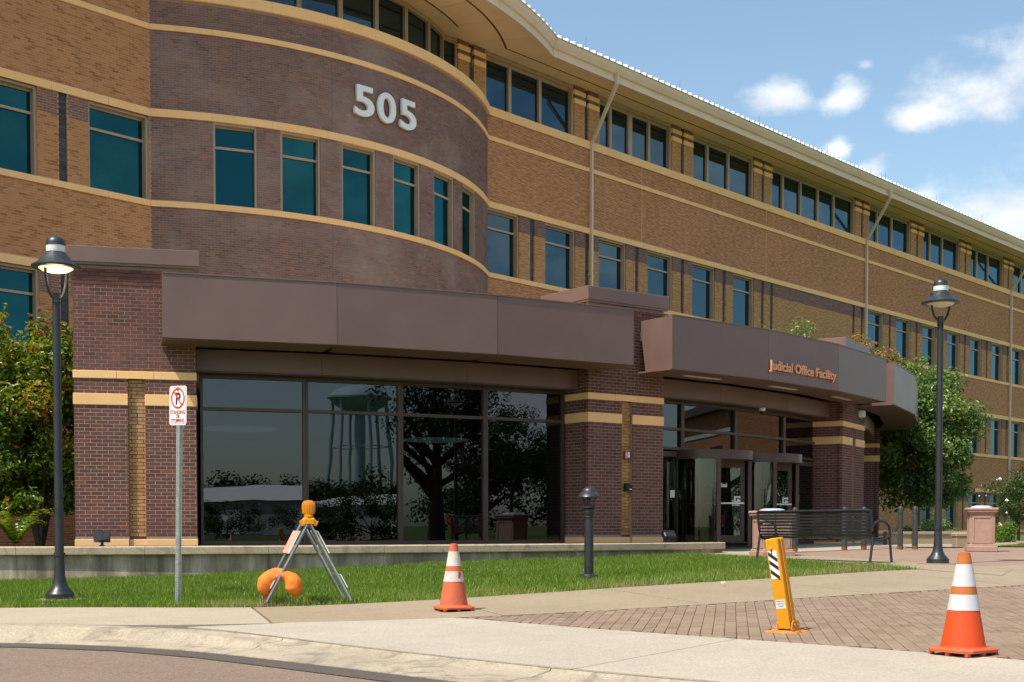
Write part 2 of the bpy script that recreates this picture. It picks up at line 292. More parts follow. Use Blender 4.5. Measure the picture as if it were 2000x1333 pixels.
emis('lens_lit', (0.8, 0.75, 0.6), (1.0, 0.84, 0.5), 0.42); emis('lens_off', (0.74, 0.7, 0.6), (1, 0.9, 0.7), 0.0); emis('ceiling_disc', (0.8, 0.8, 0.8), (0.85, 0.95, 1.0), 0.5)
t = NT('amber_lens'); t.col((0.85, 0.30, 0.01)); t.rough(0.15, 0.6); t.b.inputs['Transmission Weight'].default_value = 0.35; t.b.inputs['Subsurface Weight'].default_value = 0.0
# ---------------------------------------------------------------- mesh helpers
class MB:
    """collects faces; build() links them as ONE mesh object"""
    def __init__(s): s.v = []; s.f = []; s.t = []; s.tone = 0.5
    def add(s, vs, fs, tone=None):
        o = len(s.v); s.v += [tuple(v) for v in vs]; s.f += [tuple(i + o for i in f) for f in fs]
        s.t += [s.tone if tone is None else tone] * len(vs); return s
    def box(s, c, d, m=None, tone=None):
        x, y, z = d[0] / 2, d[1] / 2, d[2] / 2
        vs = [Vector((a, b, e)) for e in (-z, z) for b in (-y, y) for a in (-x, x)]
        if m is not None: vs = [m @ v for v in vs]
        c = Vector(c); vs = [v + c for v in vs]
        return s.add(vs, [(0, 2, 3, 1), (4, 5, 7, 6), (0, 1, 5, 4), (2, 6, 7, 3), (0, 4, 6, 2), (1, 3, 7, 5)], tone)
    def span(s, a, b, tone=None):
        return s.box([(a[i] + b[i]) / 2 for i in range(3)], [abs(b[i] - a[i]) for i in range(3)], None, tone)
    def bbox(s, c, d, bev=0.01, m=None, tone=None):
        """box with chamfered vertical edges and top"""
        x, y, z = d[0] / 2, d[1] / 2, d[2] / 2; b = bev
        ring = [(-x + b, -y), (x - b, -y), (x, -y + b), (x, y - b), (x - b, y), (-x + b, y), (-x, y - b), (-x, -y + b)]
        k = 1 - b / max(x, y)
        vs = [Vector((p, q, -z)) for p, q in ring] + [Vector((p, q, z - b)) for p, q in ring] + [Vector((p * (1 - b / x), q * (1 - b / y), z)) for p, q in ring]
        if m is not None: vs = [m @ v for v in vs]
        c = Vector(c); vs = [v + c for v in vs]
        fs = [tuple(range(7, -1, -1)), tuple(range(16, 24))]
        for r in (0, 8):
            for i in range(8): j = (i + 1) % 8; fs.append((r + i, r + j, r + 8 + j, r + 8 + i))
        return s.add(vs, fs, tone)
    def lathe(s, prof, n=24, c=(0, 0, 0), tone=None, arc=None):
        full = arc is None; a0, a1 = (0, 2 * math.pi) if full else arc; m = n if full else n + 1
        vs = []
        for r, z in prof:
            for i in range(m):
                a = a0 + (a1 - a0) * i / n; vs.append((c[0] + r * math.cos(a), c[1] + r * math.sin(a), c[2] + z))
        fs = []
        for k in range(len(prof) - 1):
            for i in range(n):
                j = (i + 1) % m if full else i + 1
                fs.append((k * m + i, k * m + j, (k + 1) * m + j, (k + 1) * m + i))
        if full:
            if prof[0][0] > 1e-4: fs.append(tuple(range(m - 1, -1, -1)))
            if prof[-1][0] > 1e-4: fs.append(tuple((len(prof) - 1) * m + i for i in range(m)))
        return s.add(vs, fs, tone)
    def tube(s, pts, r, n=8, tone=None, sx=1.0, up=(0, 0, 1)):
        pts = [Vector(p) for p in pts]; rs = r if isinstance(r, (list, tuple)) else [r] * len(pts); vs = []
        for i, p in enumerate(pts):
            d = (pts[min(i + 1, len(pts) - 1)] - pts[max(i - 1, 0)]).normalized()
            u = Vector(up); u = u - d * u.dot(d)
            if u.length < 1e-3: u = Vector((1, 0, 0)) - d * d.x
            u.normalize(); w = d.cross(u)
            for k in range(n):
                a = 2 * math.pi * (k + 0.5) / n; vs.append(p + u * (math.cos(a) * rs[i]) + w * (math.sin(a) * rs[i] * sx))
        fs = [(i * n + k, i * n + (k + 1) % n, (i + 1) * n + (k + 1) % n, (i + 1) * n + k) for i in range(len(pts) - 1) for k in range(n)]
        fs += [tuple(range(n - 1, -1, -1)), tuple((len(pts) - 1) * n + k for k in range(n))]
        return s.add(vs, fs, tone)
    def prism(s, poly, a, b, axis=1, tone=None):
        """2D outline extruded along an axis from a to b"""
        n = len(poly)
        def P(p, q): return {0: (q, p[0], p[1]), 1: (p[0], q, p[1]), 2: (p[0], p[1], q)}[axis]
        vs = [P(p, a) for p in poly] + [P(p, b) for p in poly]
        fs = [tuple(range(n)), tuple(range(2 * n - 1, n - 1, -1))] + [(i, i + n, (i + 1) % n + n, (i + 1) % n) for i in range(n)]
        return s.add(vs, fs, tone)
    def build(s, name, mat, parent=None, smooth=False, wp=False, normals=True):
        me = bpy.data.meshes.new(name); me.from_pydata(s.v, [], s.f); me.validate()
        if normals: fix_normals(me)
        a = me.attributes.new('tone', 'FLOAT', 'POINT'); a.data.foreach_set('value', s.t[:len(me.vertices)])
        me.materials.append(MATS[mat])
        if smooth: shade_smooth(me)
        return link(name, me, parent, wp)
def fix_normals(me):
    import bmesh
    bm = bmesh.new(); bm.from_mesh(me); bmesh.ops.recalc_face_normals(bm, faces=bm.faces); bm.to_mesh(me); bm.free()
def shade_smooth(me, ang=35):
    me.polygons.foreach_set('use_smooth', [True] * len(me.polygons))
    try: me.set_sharp_from_angle(angle=R(ang))
    except Exception: pass
def link(name, me, parent=None, wp=False):
    o = bpy.data.objects.new(name, me); COL.objects.link(o)
    if parent is not None:
        o.parent = parent
        if wp: o.matrix_parent_inverse = Matrix.Translation(-parent.location)
    return o
def tag(o, label, cat, group=None, kind=None):
    o['label'] = label; o['category'] = cat
    if group: o['group'] = group
    if kind: o['kind'] = kind
    return o
def thing(name, label, cat, loc=(0, 0, 0), rz=0, group=None):
    o = bpy.data.objects.new(name, None); COL.objects.link(o); o.location = loc; o.rotation_euler = (0, 0, rz); o.empty_display_size = 0.3
    return tag(o, label, cat, group)
def struct(o): o['kind'] = 'structure'; return o
def np_mesh(name, V, F, mat, tone=None, smooth=False):
    """vectorised mesh: V (n,3), F (m,k)"""
    me = bpy.data.meshes.new(name); n, m, k = len(V), len(F), F.shape[1]
    me.vertices.add(n); me.vertices.foreach_set('co', np.asarray(V, np.float32).ravel())
    me.loops.add(m * k); me.loops.foreach_set('vertex_index', np.asarray(F, np.int32).ravel())
    me.polygons.add(m); me.polygons.foreach_set('loop_start', np.arange(0, m * k, k, dtype=np.int32)); me.polygons.foreach_set('loop_total', np.full(m, k, np.int32))
    me.polygons.foreach_set('use_smooth', np.full(m, bool(smooth)))
    me.update(calc_edges=True)
    a = me.attributes.new('tone', 'FLOAT', 'POINT'); a.data.foreach_set('value', np.asarray(tone if tone is not None else np.full(n, 0.5), np.float32))
    if mat: me.materials.append(MATS[mat])
    return me
def text_mesh(body, size, extrude, offset=0.0, xs=1.0, space=1.0, align='LEFT', lines=1.0):
    cu = bpy.data.curves.new('t', 'FONT'); cu.body = body; cu.size = size; cu.extrude = extrude; cu.offset = offset; cu.space_character = space; cu.align_x = align; cu.resolution_u = 6; cu.space_line = lines
    o = bpy.data.objects.new('t', cu); COL.objects.link(o); dg = bpy.context.evaluated_depsgraph_get()
    me = bpy.data.meshes.new_from_object(o.evaluated_get(dg)); bpy.data.objects.remove(o); bpy.data.curves.remove(cu)
    for v in me.vertices: v.co.x *= xs
    return me
def pol(ang, r, z=0.0):
    a = R(ang); return Vector((r * math.sin(a), -r * math.cos(a), z))
def rotz(a): return Matrix.Rotation(a, 3, 'Z')
# ---------------------------------------------------------------- ground heights
GP = [(-19.25, -26.87, .91), (-18.5, -28.6, .93), (-17.5, -29.5, .92), (-17.44, -31.86, .91), (-18.4, -37.8, .9), (-17.5, -35.9, .9), (-13.46, -30.5, .73), (-8.13, -31.95, .62), (-5.9, -28.7, .6),
      (-1.84, -31.2, .52), (-3.94, -28.2, .55), (-10.6, -33.6, .655), (-12.4, -32.6, .715), (-11.05, -35.5, .75), (-14.5, -34.2, .82), (-15.9, -33.5, .865), (-20.3, -27.5, .93), (-21.2, -30.2, .93), (-20.4, -31.6, .935), (-20.6, -34, .985), (-20.8, -36, .99), (-20.8, -42, 1.0),
      (-16.84, -20.4, .95), (-14.24, -22.3, .89), (-11.0, -24.05, .74), (-8.0, -25.2, .67), (-4.0, -26.1, .62), (0, -27, .53), (5, -29, .5), (12, -26, .5), (25, -22, .5), (-7.9, -33, .6), (-5, -38, .7), (5, -40, .6), (25, -40, .5), (0, -52, .8), (-10, -55, .9), (-30, -22, .98), (-45, -20, 1.0), (-40, -60, 1.1), (-30, -45, 1.06), (30, -60, .8), (0, -18, .5), (-8, -18, .6), (60, -20, .5), (60, -45, .6)]
_P = np.array(GP); _X = _P[:, :2]
def _phi(d): return np.where(d > 1e-9, d * d * np.log(np.maximum(d, 1e-9)), 0)
_n = len(_X); _K = _phi(np.linalg.norm(_X[:, None] - _X[None], axis=2)) + 0.6 * np.eye(_n); _A = np.zeros((_n + 3, _n + 3)); _A[:_n, :_n] = _K; _A[:_n, _n] = 1; _A[:_n, _n + 1:] = _X; _A[_n:, :_n] = _A[:_n, _n:].T
_W = np.linalg.solve(_A, np.concatenate([-_P[:, 2], [0, 0, 0]]))
def gz(x, y):
    x = np.asarray(x, float); y = np.asarray(y, float); xc = np.clip(x, -45, 60); yc = np.clip(y, -60, -16)
    q = np.stack([xc, yc], -1); d = np.linalg.norm(q[..., None, :] - _X, axis=-1)
    z = _phi(d) @ _W[:_n] + _W[_n] + xc * _W[_n + 1] + yc * _W[_n + 2]
    return np.clip(z, -1.12, -0.45)
def g(x, y): return float(gz(x, y))
def sheet(name, A, B, mat, nu, nv, off=0.0, zf=None, skirt=0.0):
    """ground strip between two polylines of equal length, draped on the ground"""
    def res(P, n):
        P = np.array(P, float); L = np.concatenate([[0], np.cumsum(np.linalg.norm(np.diff(P, axis=0), axis=1))]); t = np.linspace(0, L[-1], n)
        return np.stack([np.interp(t, L, P[:, i]) for i in range(2)], 1)
    a, b = res(A, nu + 1), res(B, nu + 1); t = np.linspace(0, 1, nv + 1)[None, :, None]
    P = a[:, None] * (1 - t) + b[:, None] * t; z = (zf or gz)(P[..., 0], P[..., 1]) + off
    V = np.concatenate([P, z[..., None]], -1).reshape(-1, 3)
    i, j = np.meshgrid(np.arange(nu), np.arange(nv), indexing='ij'); k = (i * (nv + 1) + j).ravel()
    F = np.stack([k, k + 1, k + nv + 2, k + nv + 1], 1)
    e1 = V[F[0, 1]] - V[F[0, 0]]; e2 = V[F[0, 3]] - V[F[0, 0]]
    if e1[0] * e2[1] - e1[1] * e2[0] < 0: F = F[:, ::-1]
    if skirt > 0:
        rim = list(range(0, (nu + 1) * (nv + 1), nv + 1)) + [nu * (nv + 1) + j for j in range(1, nv + 1)] + [i * (nv + 1) + nv for i in range(nu - 1, -1, -1)] + list(range(nv - 1, 0, -1))
        n0 = len(V); W = V[rim] - [0, 0, skirt]; V = np.concatenate([V, W]); m = len(rim)
        F = np.concatenate([F, np.array([(rim[k], rim[(k + 1) % m], n0 + (k + 1) % m, n0 + k) for k in range(m)])])
    me = np_mesh(name, V, F, mat); 
    if skirt > 0: fix_normals(me)
    return link(name, me)
def arcp(r, a0, a1, n): return [tuple(pol(a0 + (a1 - a0) * i / n, r)[:2]) for i in range(n + 1)]
# ---------------------------------------------------------------- setting
EDGE = [(-90, -24.2), (-40, -25.0), (-30, -26.3), (-25.5, -27.7), (-23, -29.1), (-21.78, -30.3), (-21.2, -31.4), (-20.98, -32.4), (-20.98, -34.3), (-21.05, -36), (-21.05, -45), (-21.05, -80), (-21.05, -160)]
def base_z(x, y):
    z = gz(x, y) - 0.07; r = np.hypot(x + 10, y + 30); far = np.clip((r - 60) / 60, 0, 1); z = z * (1 - far) + (-1.25) * far
    ex = np.interp(-np.asarray(y, float), [24.2, 25, 26.3, 27.7, 29.1, 30.3, 31.4, 32.4, 200], [-90, -40, -30, -25.5, -23, -21.78, -21.2, -20.98, -20.98])
    return np.where((x < ex + 0.5), np.minimum(z, -1.2), z)
xs = np.concatenate([[-1600, -700, -300, -150, -90], np.arange(-70, 80, 2.0), [90, 120, 200, 400, 900, 1600]]); ys = np.concatenate([[-1600, -900, -500, -300, -200, -140, -100], np.arange(-80, 40, 2.0), [60, 120, 300, 800, 1600]])
X, Y = np.meshgrid(xs, ys, indexing='ij'); V = np.stack([X, Y, base_z(X, Y)], -1).reshape(-1, 3); ny = len(ys)
i, j = np.meshgrid(np.arange(len(xs) - 1), np.arange(ny - 1), indexing='ij'); k = (i * ny + j).ravel()
struct(link('ground', np_mesh('ground', V, np.stack([k, k + ny, k + ny + 1, k + 1], 1), 'field_grass', smooth=True)))
ZR = -1.06
def flat(z): return lambda x, y: np.full(np.shape(x), z)
far_edge = [(-90, -35.5), (-60, -35.5), (-45, -36), (-38, -37.5), (-34.5, -40), (-33, -43), (-32.5, -46), (-32.2, -50), (-32.1, -56), (-32, -60), (-32, -80), (-32, -100), (-32, -160)]
struct(sheet('road', EDGE, far_edge, 'asphalt_worn', 160, 24, 0, flat(ZR)))
off = lambda P, d: [(p[0] + d * n[0], p[1] + d * n[1]) for p, n in zip(P, _nrm(P))]
def _nrm(P):
    out = []
    for i in range(len(P)):
        a, b = np.array(P[max(i - 1, 0)]), np.array(P[min(i + 1, len(P) - 1)]); t = (b - a) / np.linalg.norm(b - a); out.append((-t[1], t[0]))   # left of travel = building side
    return out
struct(sheet('road_patch', off(EDGE, -0.30), off(EDGE, 0.0), 'asphalt_patch', 200, 3, 0, flat(ZR + 0.006)))
# kerb and gutter, cast in one, with joints
def fine(P, step):
    P = np.array(P, float); L = np.concatenate([[0], np.cumsum(np.linalg.norm(np.diff(P, axis=0), axis=1))]); n = int(L[-1] / step); t = np.linspace(0, L[-1], n + 1)
    # smooth the corners a little
    Q = np.stack([np.interp(t, L, P[:, i]) for i in range(2)], 1)
    for _ in range(12): Q[1:-1] = (Q[:-2] + 2 * Q[1:-1] + Q[2:]) / 4
    return Q
KP = fine(EDGE, 0.15)
KN = np.array(_nrm([tuple(p) for p in KP]))
def kerb_prof(y):
    h = np.interp(-y, [0, 32.0, 33.6, 400], [1, 1, 0, 0])          # full height, then the dropped crossing
    return h
root = bpy.data.objects.new('kerb', None); COL.objects.link(root); root['kind'] = 'structure'; root.location = (-21, -31, ZR)
seg = 20; k0 = None
s_idx = list(range(0, len(KP) - 1, seg))
for a in s_idx:
    if KP[a][0] < -42 or KP[a][1] < -52: continue
    b = min(a + seg, len(KP) - 1); P = KP[a:b + 1].copy(); Nn = KN[a:b + 1]; t = P[1] - P[0]; P[0] = P[0] + t * 0.03; t = P[-1] - P[-2]; P[-1] = P[-1] - t * 0.03
    mb = MB(); cols = []
    for p, n in zip(P, Nn):
        h = float(kerb_prof(p[1])); top = g(p[0] + n[0] * 0.5, p[1] + n[1] * 0.5) + 0.004; gut = ZR + 0.012
        lo = gut + 0.02; hi = lo + (top - lo) * h; flatz = lo + (top - lo)
        pr = [(0.0, ZR - 0.12), (0.0, gut), (0.27, lo), (0.30, lo + (hi - lo) * 0.12), (0.345, lo + (hi - lo) * 0.75), (0.375, lo + (hi - lo) * 0.97), (0.40, hi + 0.0), (0.58, top if h > 0.99 else hi * h + (lo + (top - lo) * (0.6 + 0.4 * h)) * (1 - h)), (0.60, top), (0.60, ZR - 0.12)]
        cols.append([(p[0] + n[0] * d, p[1] + n[1] * d, z) for d, z in pr])
    m = len(cols[0]); vs = [v for c in cols for v in c]; fs = [(q * m + r, q * m + r + 1, (q + 1) * m + r + 1, (q + 1) * m + r) for q in range(len(cols) - 1) for r in range(m - 1)]
    fs += [tuple(range(m)), tuple((len(cols) - 1) * m + r for r in range(m - 1, -1, -1))]
    mb.add(vs, fs, random.random()); mb.build('kerb_stone', 'kerb_concrete', root, True, True)
# pavement slabs on the left, radial joint, curved walk, apron
back = [(-90, -20.6), (-40, -21.6), (-30, -22.9), (-24.5, -24.9), (-20.31, -27.48), tuple(pol(-31.87, 34.8)[:2])]
front = off(EDGE, 0.61)[:7]
fr = fine([front[i] for i in range(len(front))] + [tuple(pol(-31.87, 37.2)[:2])], 0.3); bk = fine(back, 0.3)
def resample(P, n):
    P = np.array(P, float); L = np.concatenate([[0], np.cumsum(np.linalg.norm(np.diff(P, axis=0), axis=1))]); t = np.linspace(0, L[-1], n + 1); return np.stack([np.interp(t, L, P[:, i]) for i in range(2)], 1)
pav = bpy.data.objects.new('pavement', None); COL.objects.link(pav); pav['kind'] = 'structure'; pav.location = (-20, -29, -0.93)
def slab(parent, A, B, mat, nu, nv, name='slab', off_=0.0):
    o = sheet(name, A, B, mat, nu, nv, off_, None, 0.09); o.parent = parent; o.matrix_parent_inverse = Matrix.Translation(-parent.location); return o
NS = 24; fa, ba = resample(fr, NS * 4), resample(bk, NS * 4)
for q in range(NS):
    if fa[q * 4][0] < -50: continue
    A, B = fa[q * 4:q * 4 + 5].copy(), ba[q * 4:q * 4 + 5].copy(); A[-1] += (A[-2] - A[-1]) * 0.008; B[-1] += (B[-2] - B[-1]) * 0.008
    slab(pav, A, B, 'concrete_walk', 10, 10)
# curved walk, concentric with the entrance
A0 = -31.85
for q in range(16):
    a0, a1 = A0 + q * 3.6 + 0.015, A0 + (q + 1) * 3.6
    if a0 > 24: break
    slab(pav, arcp(34.8, a0, a1 - .02, 6), arcp(37.15, a0, a1 - .02, 6), 'concrete_tan', 8, 8)
# concrete apron between gutter and pavers
apr = bpy.data.objects.new('driveway_apron', None); COL.objects.link(apr); apr['kind'] = 'structure'; apr.location = (-19.5, -36, -0.95)
PAVX = [(-18.05, -32.62), (-18.2, -35.15), (-18.3, -36.3), (-18.45, -37.6), (-18.55, -40), (-18.6, -60)]
gut = [(-20.36, -31.75), (-20.37, -34.3), (-20.43, -36), (-20.44, -45), (-20.44, -60)]
def onx(P, y): P = np.array(P); return float(np.interp(-y, -P[:, 1], P[:, 0]))
cuts = [(-31.9, -32.62), (-33.9, -35.2), (-36.05, -35.95), (-39.5, -39.3), (-43, -43), (-47, -47), (-52, -52)]
prev = None
yl = [-31.9, -35.95, -39.6, -43.2, -47]; yr = [-32.62, -35.9, -39.4, -43.0, -47]
for q in range(4):
    A = [(onx(gut, y), y) for y in np.linspace(yl[q] - (0.01 if q else 0), yl[q + 1], 9)]; B = [(onx(PAVX, y), y) for y in np.linspace(yr[q] - (0.01 if q else 0), yr[q + 1], 9)]
    if q == 0: A[0] = (-20.36, -32.03)
    slab(apr, A, B, 'concrete_apron', 14, 10, off_=0.002)
fil = [(-20.44, -31.40), (-19.67, -31.64)] + [tuple(pol(-31.7 + (31.7 - 29.0) * i / 8, 37.165)[:2]) for i in range(9)] + [(-18.06, -32.6)]
lo_ = [(-20.36 + 2.3 * i / 10, -32.02 - 0.595 * i / 10) for i in range(11)]
slab(apr, resample(fil, 20), lo_, 'concrete_apron', 20, 4, off_=0.0015)
m_ = MB(); vs = []; sel = [i for i in range(len(KP)) if -48 < KP[i][1] < -29.5 and KP[i][0] > -23]
for i in sel:
    p, n = KP[i], KN[i]
    for d_ in (0.592, 0.603):
        x_, y_ = p[0] + n[0] * d_, p[1] + n[1] * d_; vs.append((x_, y_, g(x_, y_) + 0.009))
m_.add(vs, [(2 * i, 2 * i + 1, 2 * i + 3, 2 * i + 2) for i in range(len(sel) - 1)]); m_.build('joint_seal', 'tar_line', apr, wp=True, normals=True)
# brick pavers: real pieces near the photographer, a patterned sheet beyond
plz = struct(sheet('paved_plaza', [(-18.62, -60), (-18.5, -40), (-18.25, -36.5), (-18.05, -33.5), (-17.9, -32.72)] , [(12, -60), (12, -50), (12, -42), (10, -36.2), (8, -36.4)], 'joint_sand', 60, 70, -0.016))
def inside(x, y):
    r = math.hypot(x, y); return r > 37.17 and x > onx(PAVX, y) + 0.015
D = Vector((math.cos(R(32.5)), math.sin(R(32.5)))); E_ = Vector((-D.y, D.x)); cands = []
for r_ in range(-140, 140):
    for c_ in range(-70, 70):
        c = Vector((-15.5, -36)) + E_ * (r_ * 0.1015) + D * (c_ * 0.2035 + (0.10175 if r_ % 2 else 0))
        dist = math.hypot(c.x + 27.12, c.y + 41.485); hd = math.degrees(math.atan2(c.y + 41.485, c.x + 27.12))
        if dist > 17.5 or hd < 14 or hd > 62: continue
        if all(inside(c.x + D.x * a + E_.x * b, c.y + D.y * a + E_.y * b) for a in (-.1, .1) for b in (-.05, .05)): cands.append((dist, c.x, c.y, 0))
        elif inside(c.x, c.y): cands.append((dist, c.x, c.y, 1))
cands.sort(); pv = []
for t_ in range(7):
    mb = MB(); mb.bbox((0, 0, -0.028), (0.1985, 0.0965, 0.06), 0.004, None, t_ / 6); me = mb.build('paver_src', 'paver'); pv.append(me.data); bpy.data.objects.remove(me)
def tilt(x, y): return (g(x + .05, y) - g(x - .05, y)) / .1, (g(x, y + .05) - g(x, y - .05)) / .1
big = MB(); nind = 0
for dist, x, y, cut in cands:
    z = g(x, y) + random.uniform(-0.0015, 0.0015); tn = min(1, max(0, random.gauss(0.5, 0.28)))
    if nind < 290 and not cut:
        o = bpy.data.objects.new('paver', pv[int(tn * 6.99)]); COL.objects.link(o); o.parent = plz; tx, ty = tilt(x, y)
        nrm = Vector((-tx, -ty, 1)).normalized(); q = Vector((0, 0, 1)).rotation_difference(nrm); o.rotation_mode = 'QUATERNION'; o.rotation_quaternion = q @ Matrix.Rotation(R(32.5), 4, 'Z').to_quaternion(); o.location = (x, y, z); nind += 1
    else:
        tx, ty = tilt(x, y); dd = [(-.099, -.048), (.099, -.048), (.099, .048), (-.099, .048)]; top = []
        for a, b in dd:
            px, py = x + D.x * a + E_.x * b, y + D.y * a + E_.y * b
            if cut:
                lim = onx(PAVX, py) + 0.012; px = max(px, lim); r = math.hypot(px, py)
                if r < 37.17: px *= 37.17 / r; py *= 37.17 / r
            top.append((px, py, z + tx * (px - x) + ty * (py - y)))
        bot = [(p[0], p[1], p[2] - 0.03) for p in top]; big.add(top + bot, [(0, 1, 2, 3), (0, 4, 5, 1), (1, 5, 6, 2), (2, 6, 7, 3), (3, 7, 4, 0)], tn)
o = big.build('paver_field', 'paver', plz); o['kind'] = 'stuff'
struct(sheet('paving_sheet', arcp(37.16, -15.0, 24, 30), [(-9.0 + 25 * i / 30, -44 + 3.0 * i / 30) for i in range(31)], 'paving_far', 40, 20, -0.012))
# inner plaza by the doors
LB = [(-4.9, -26.3), (-6.0, -28.2), (-7.55, -30.4), (-8.75, -32.2), (-9.75, -33.75), (-9.9, -34.78)]
struct(sheet('bench_strip', LB, [(x + 1.25, y - 0.25 if i < 5 else y + 0.35) for i, (x, y) in enumerate(LB)], 'concrete_tan', 30, 8, 0.004))
struct(sheet('entrance_paving', [(x + 1.2, y) for x, y in LB], [(16, -24), (16, -26), (16, -28), (15, -30), (14, -31.2), (13, -32.0)], 'paving_far', 30, 40, -0.004))
struct(sheet('entrance_slab', arcp(24.0, -11, 30, 20), arcp(28.6, -11, 16, 20), 'concrete_walk', 30, 12, 0.006))
# lawn
LA = [(-60, -20.0), (-40, -19.5), (-30, -18.5), (-24, -17.5), (-20, -17.0)] + arcp(26.4, -50, -9.5, 24)
LBk = [tuple(p) for p in resample([(-90, -20.62), (-40, -21.62), (-30, -22.92), (-24.5, -24.92), (-20.33, -27.46), (-18.47, -29.46)], 10)][3:]
lawn = MB()
LAWN_POLY = arcp(26.43, -62, -9.5, 40) + LB[1:-1] + arcp(34.78, -16.0, -31.8, 24) + [(-18.47, -29.46), (-20.33, -27.46), (-24.5, -24.92), (-30, -22.92)]
def in_poly(px, py, poly):
    inside_ = np.zeros(px.shape, bool); n = len(poly); j = n - 1
    for i in range(n):
        xi, yi = poly[i]; xj, yj = poly[j]
        c = ((yi > py) != (yj > py)) & (px < (xj - xi) * (py - yi) / (yj - yi + 1e-12) + xi); inside_ ^= c; j = i
    return inside_
import bmesh
bm = bmesh.new(); vv = [bm.verts.new((x, y, 0)) for x, y in LAWN_POLY]; bm.faces.new(vv); bmesh.ops.triangulate(bm, faces=bm.faces)
for _ in range(4): bmesh.ops.subdivide_edges(bm, edges=[e for e in bm.edges if e.calc_length() > 0.8], cuts=1)
bmesh.ops.triangulate(bm, faces=bm.faces)
for v in bm.verts: v.co.z = g(v.co.x, v.co.y) - 0.012
bmesh.ops.recalc_face_normals(bm, faces=bm.faces)
me = bpy.data.meshes.new('lawn'); bm.to_mesh(me); bm.free(); me.materials.append(MATS['lawn_soil'])
if me.polygons[0].normal.z < 0: me.flip_normals()
struct(link('lawn', me))
def grass(name, poly, n, hmin, hmax, dens=None):
    P = np.array(poly); lo, hi = P.min(0), P.max(0); x = RNG.uniform(lo[0], hi[0], n * 3); y = RNG.uniform(lo[1], hi[1], n * 3)
    k = in_poly(x, y, poly); dx, dy = x + 27.12, y + 41.485; hd = np.degrees(np.arctan2(dy, dx)); k &= (hd > 15) & (hd < 68); x, y = x[k][:n], y[k][:n]; n = len(x)
    pn = np.array([noise.noise((a * 0.9, b * 0.9, 3)) for a, b in zip(x, y)]); p2 = np.array([noise.noise((a * 4, b * 4, 9)) for a, b in zip(x, y)])
    z = gz(x, y) - 0.01; h = RNG.uniform(hmin, hmax, n) * (1 + 0.45 * pn + 0.2 * p2); w = RNG.uniform(0.004, 0.008, n); a = RNG.uniform(0, 2 * np.pi, n); ln = h * RNG.uniform(0.1, 0.75, n); b = RNG.uniform(0, 2 * np.pi, n)
    V = np.empty((n, 3, 3)); V[:, 0] = np.stack([x - np.cos(a) * w, y - np.sin(a) * w, z], 1); V[:, 1] = np.stack([x + np.cos(a) * w, y + np.sin(a) * w, z], 1); V[:, 2] = np.stack([x + np.cos(b) * ln, y + np.sin(b) * ln, z + h], 1)
    dry = np.clip(0.3 + pn * 0.35, 0, 1) if dens is None else dens(x, y, pn, p2)
    tone = np.clip(RNG.normal(0.5, 0.17, n) + 0.18 * pn + dry, 0, 1)
    return link(name, np_mesh(name, V.reshape(-1, 3), np.arange(n * 3).reshape(-1, 3), 'grass_blade', np.repeat(tone, 3)))
def edge_dry(x, y, pn, p2):
    r = np.hypot(x, y); e = np.clip((r - 33.2) / 1.6, 0, 1) * (x > -18.6); ln = (y + 29.5) - (x + 18.45) * (-1.07); s = np.clip(1 - (ln / 1.46) / 0.5, 0, 1) * (x < -18.4)
    return np.maximum(e * 0.30, s * 0.12) * (1 + p2 + pn) - 0.05
tag(grass('grass', LAWN_POLY, 230000, 0.035, 0.085, edge_dry), 'mown green lawn grass in front of the retaining wall', 'grass', kind='stuff')
# planting beds behind the retaining wall
struct(sheet('planting_bed', arcp(24.3, -62, -9, 30), arcp(26.1, -62, -9, 30), 'mulch', 40, 4, 0, flat(-0.44)))
struct(sheet('gravel_bed', [(0.3, -27.6), (2, -27.2), (4, -27), (6, -26.5), (9, -25)], [(0.8, -29.6), (2.5, -29.7), (4, -29.5), (6.2, -29), (9.5, -27.5)], 'gravel', 20, 10, 0.02))
struct(sheet('side_lawn', [(2.2, -29.9), (4, -29.6), (6.4, -29.0), (12, -27), (30, -24)], [(2.6, -30.9), (5, -31.5), (9, -31.6), (15, -31), (30, -30)], 'lawn_soil', 20, 10, 0.02))
SIDE = [(2.2, -29.9), (4, -29.6), (6.4, -29.0), (12, -27), (15, -26.4), (15, -30.8), (9, -31.4), (5, -31.3), (2.6, -30.8)]
tag(grass('grass', SIDE, 40000, 0.04, 0.09, lambda x, y, a, b: 0.05 + 0 * x), 'strip of bright grass beside the pink stone bin by the low wall', 'grass', kind='stuff')
# ---------------------------------------------------------------- brickwork
CO, BL, JT = 0.0677, 0.2032, 0.010
def lay(s0, s1, z0, z1, holes=(), phase=0.0, tones=(0.45, 0.25)):
    """running-bond bricks on a strip: (s_a, s_b, z_a, z_b, tone, proud), z on the course grid"""
    out = []; k0 = math.ceil((z0 - 1e-6) / CO); k1 = math.floor((z1 + 1e-6) / CO)
    for k in range(k0, k1):
        za, zb = k * CO, k * CO + CO - JT; iv = [(s0, s1)]
        for (a, b, c, d) in holes:
            if c < zb - 0.02 and d > za + 0.02:
                nv = []
                for p, q in iv:
                    if b <= p or a >= q: nv.append((p, q))
                    else:
                        if a > p: nv.append((p, a))
                        if b < q: nv.append((b, q))
                iv = nv
        for p, q in iv:
            o = phase + (BL / 2 if k % 2 else 0); n = math.floor((p - o) / BL)
            while True:
                a = o + n * BL; n += 1
                if a >= q - 0.02: break
                sa, sb = max(a, p), min(a + BL - JT, q)
                if sb - sa < 0.025: continue
                t = random.gauss(*tones); t = 0.97 if random.random() < 0.022 else min(0.93, max(0, t))
                out.append((sa, sb, za, zb, t, random.uniform(-0.0006, 0.0006)))
    return out
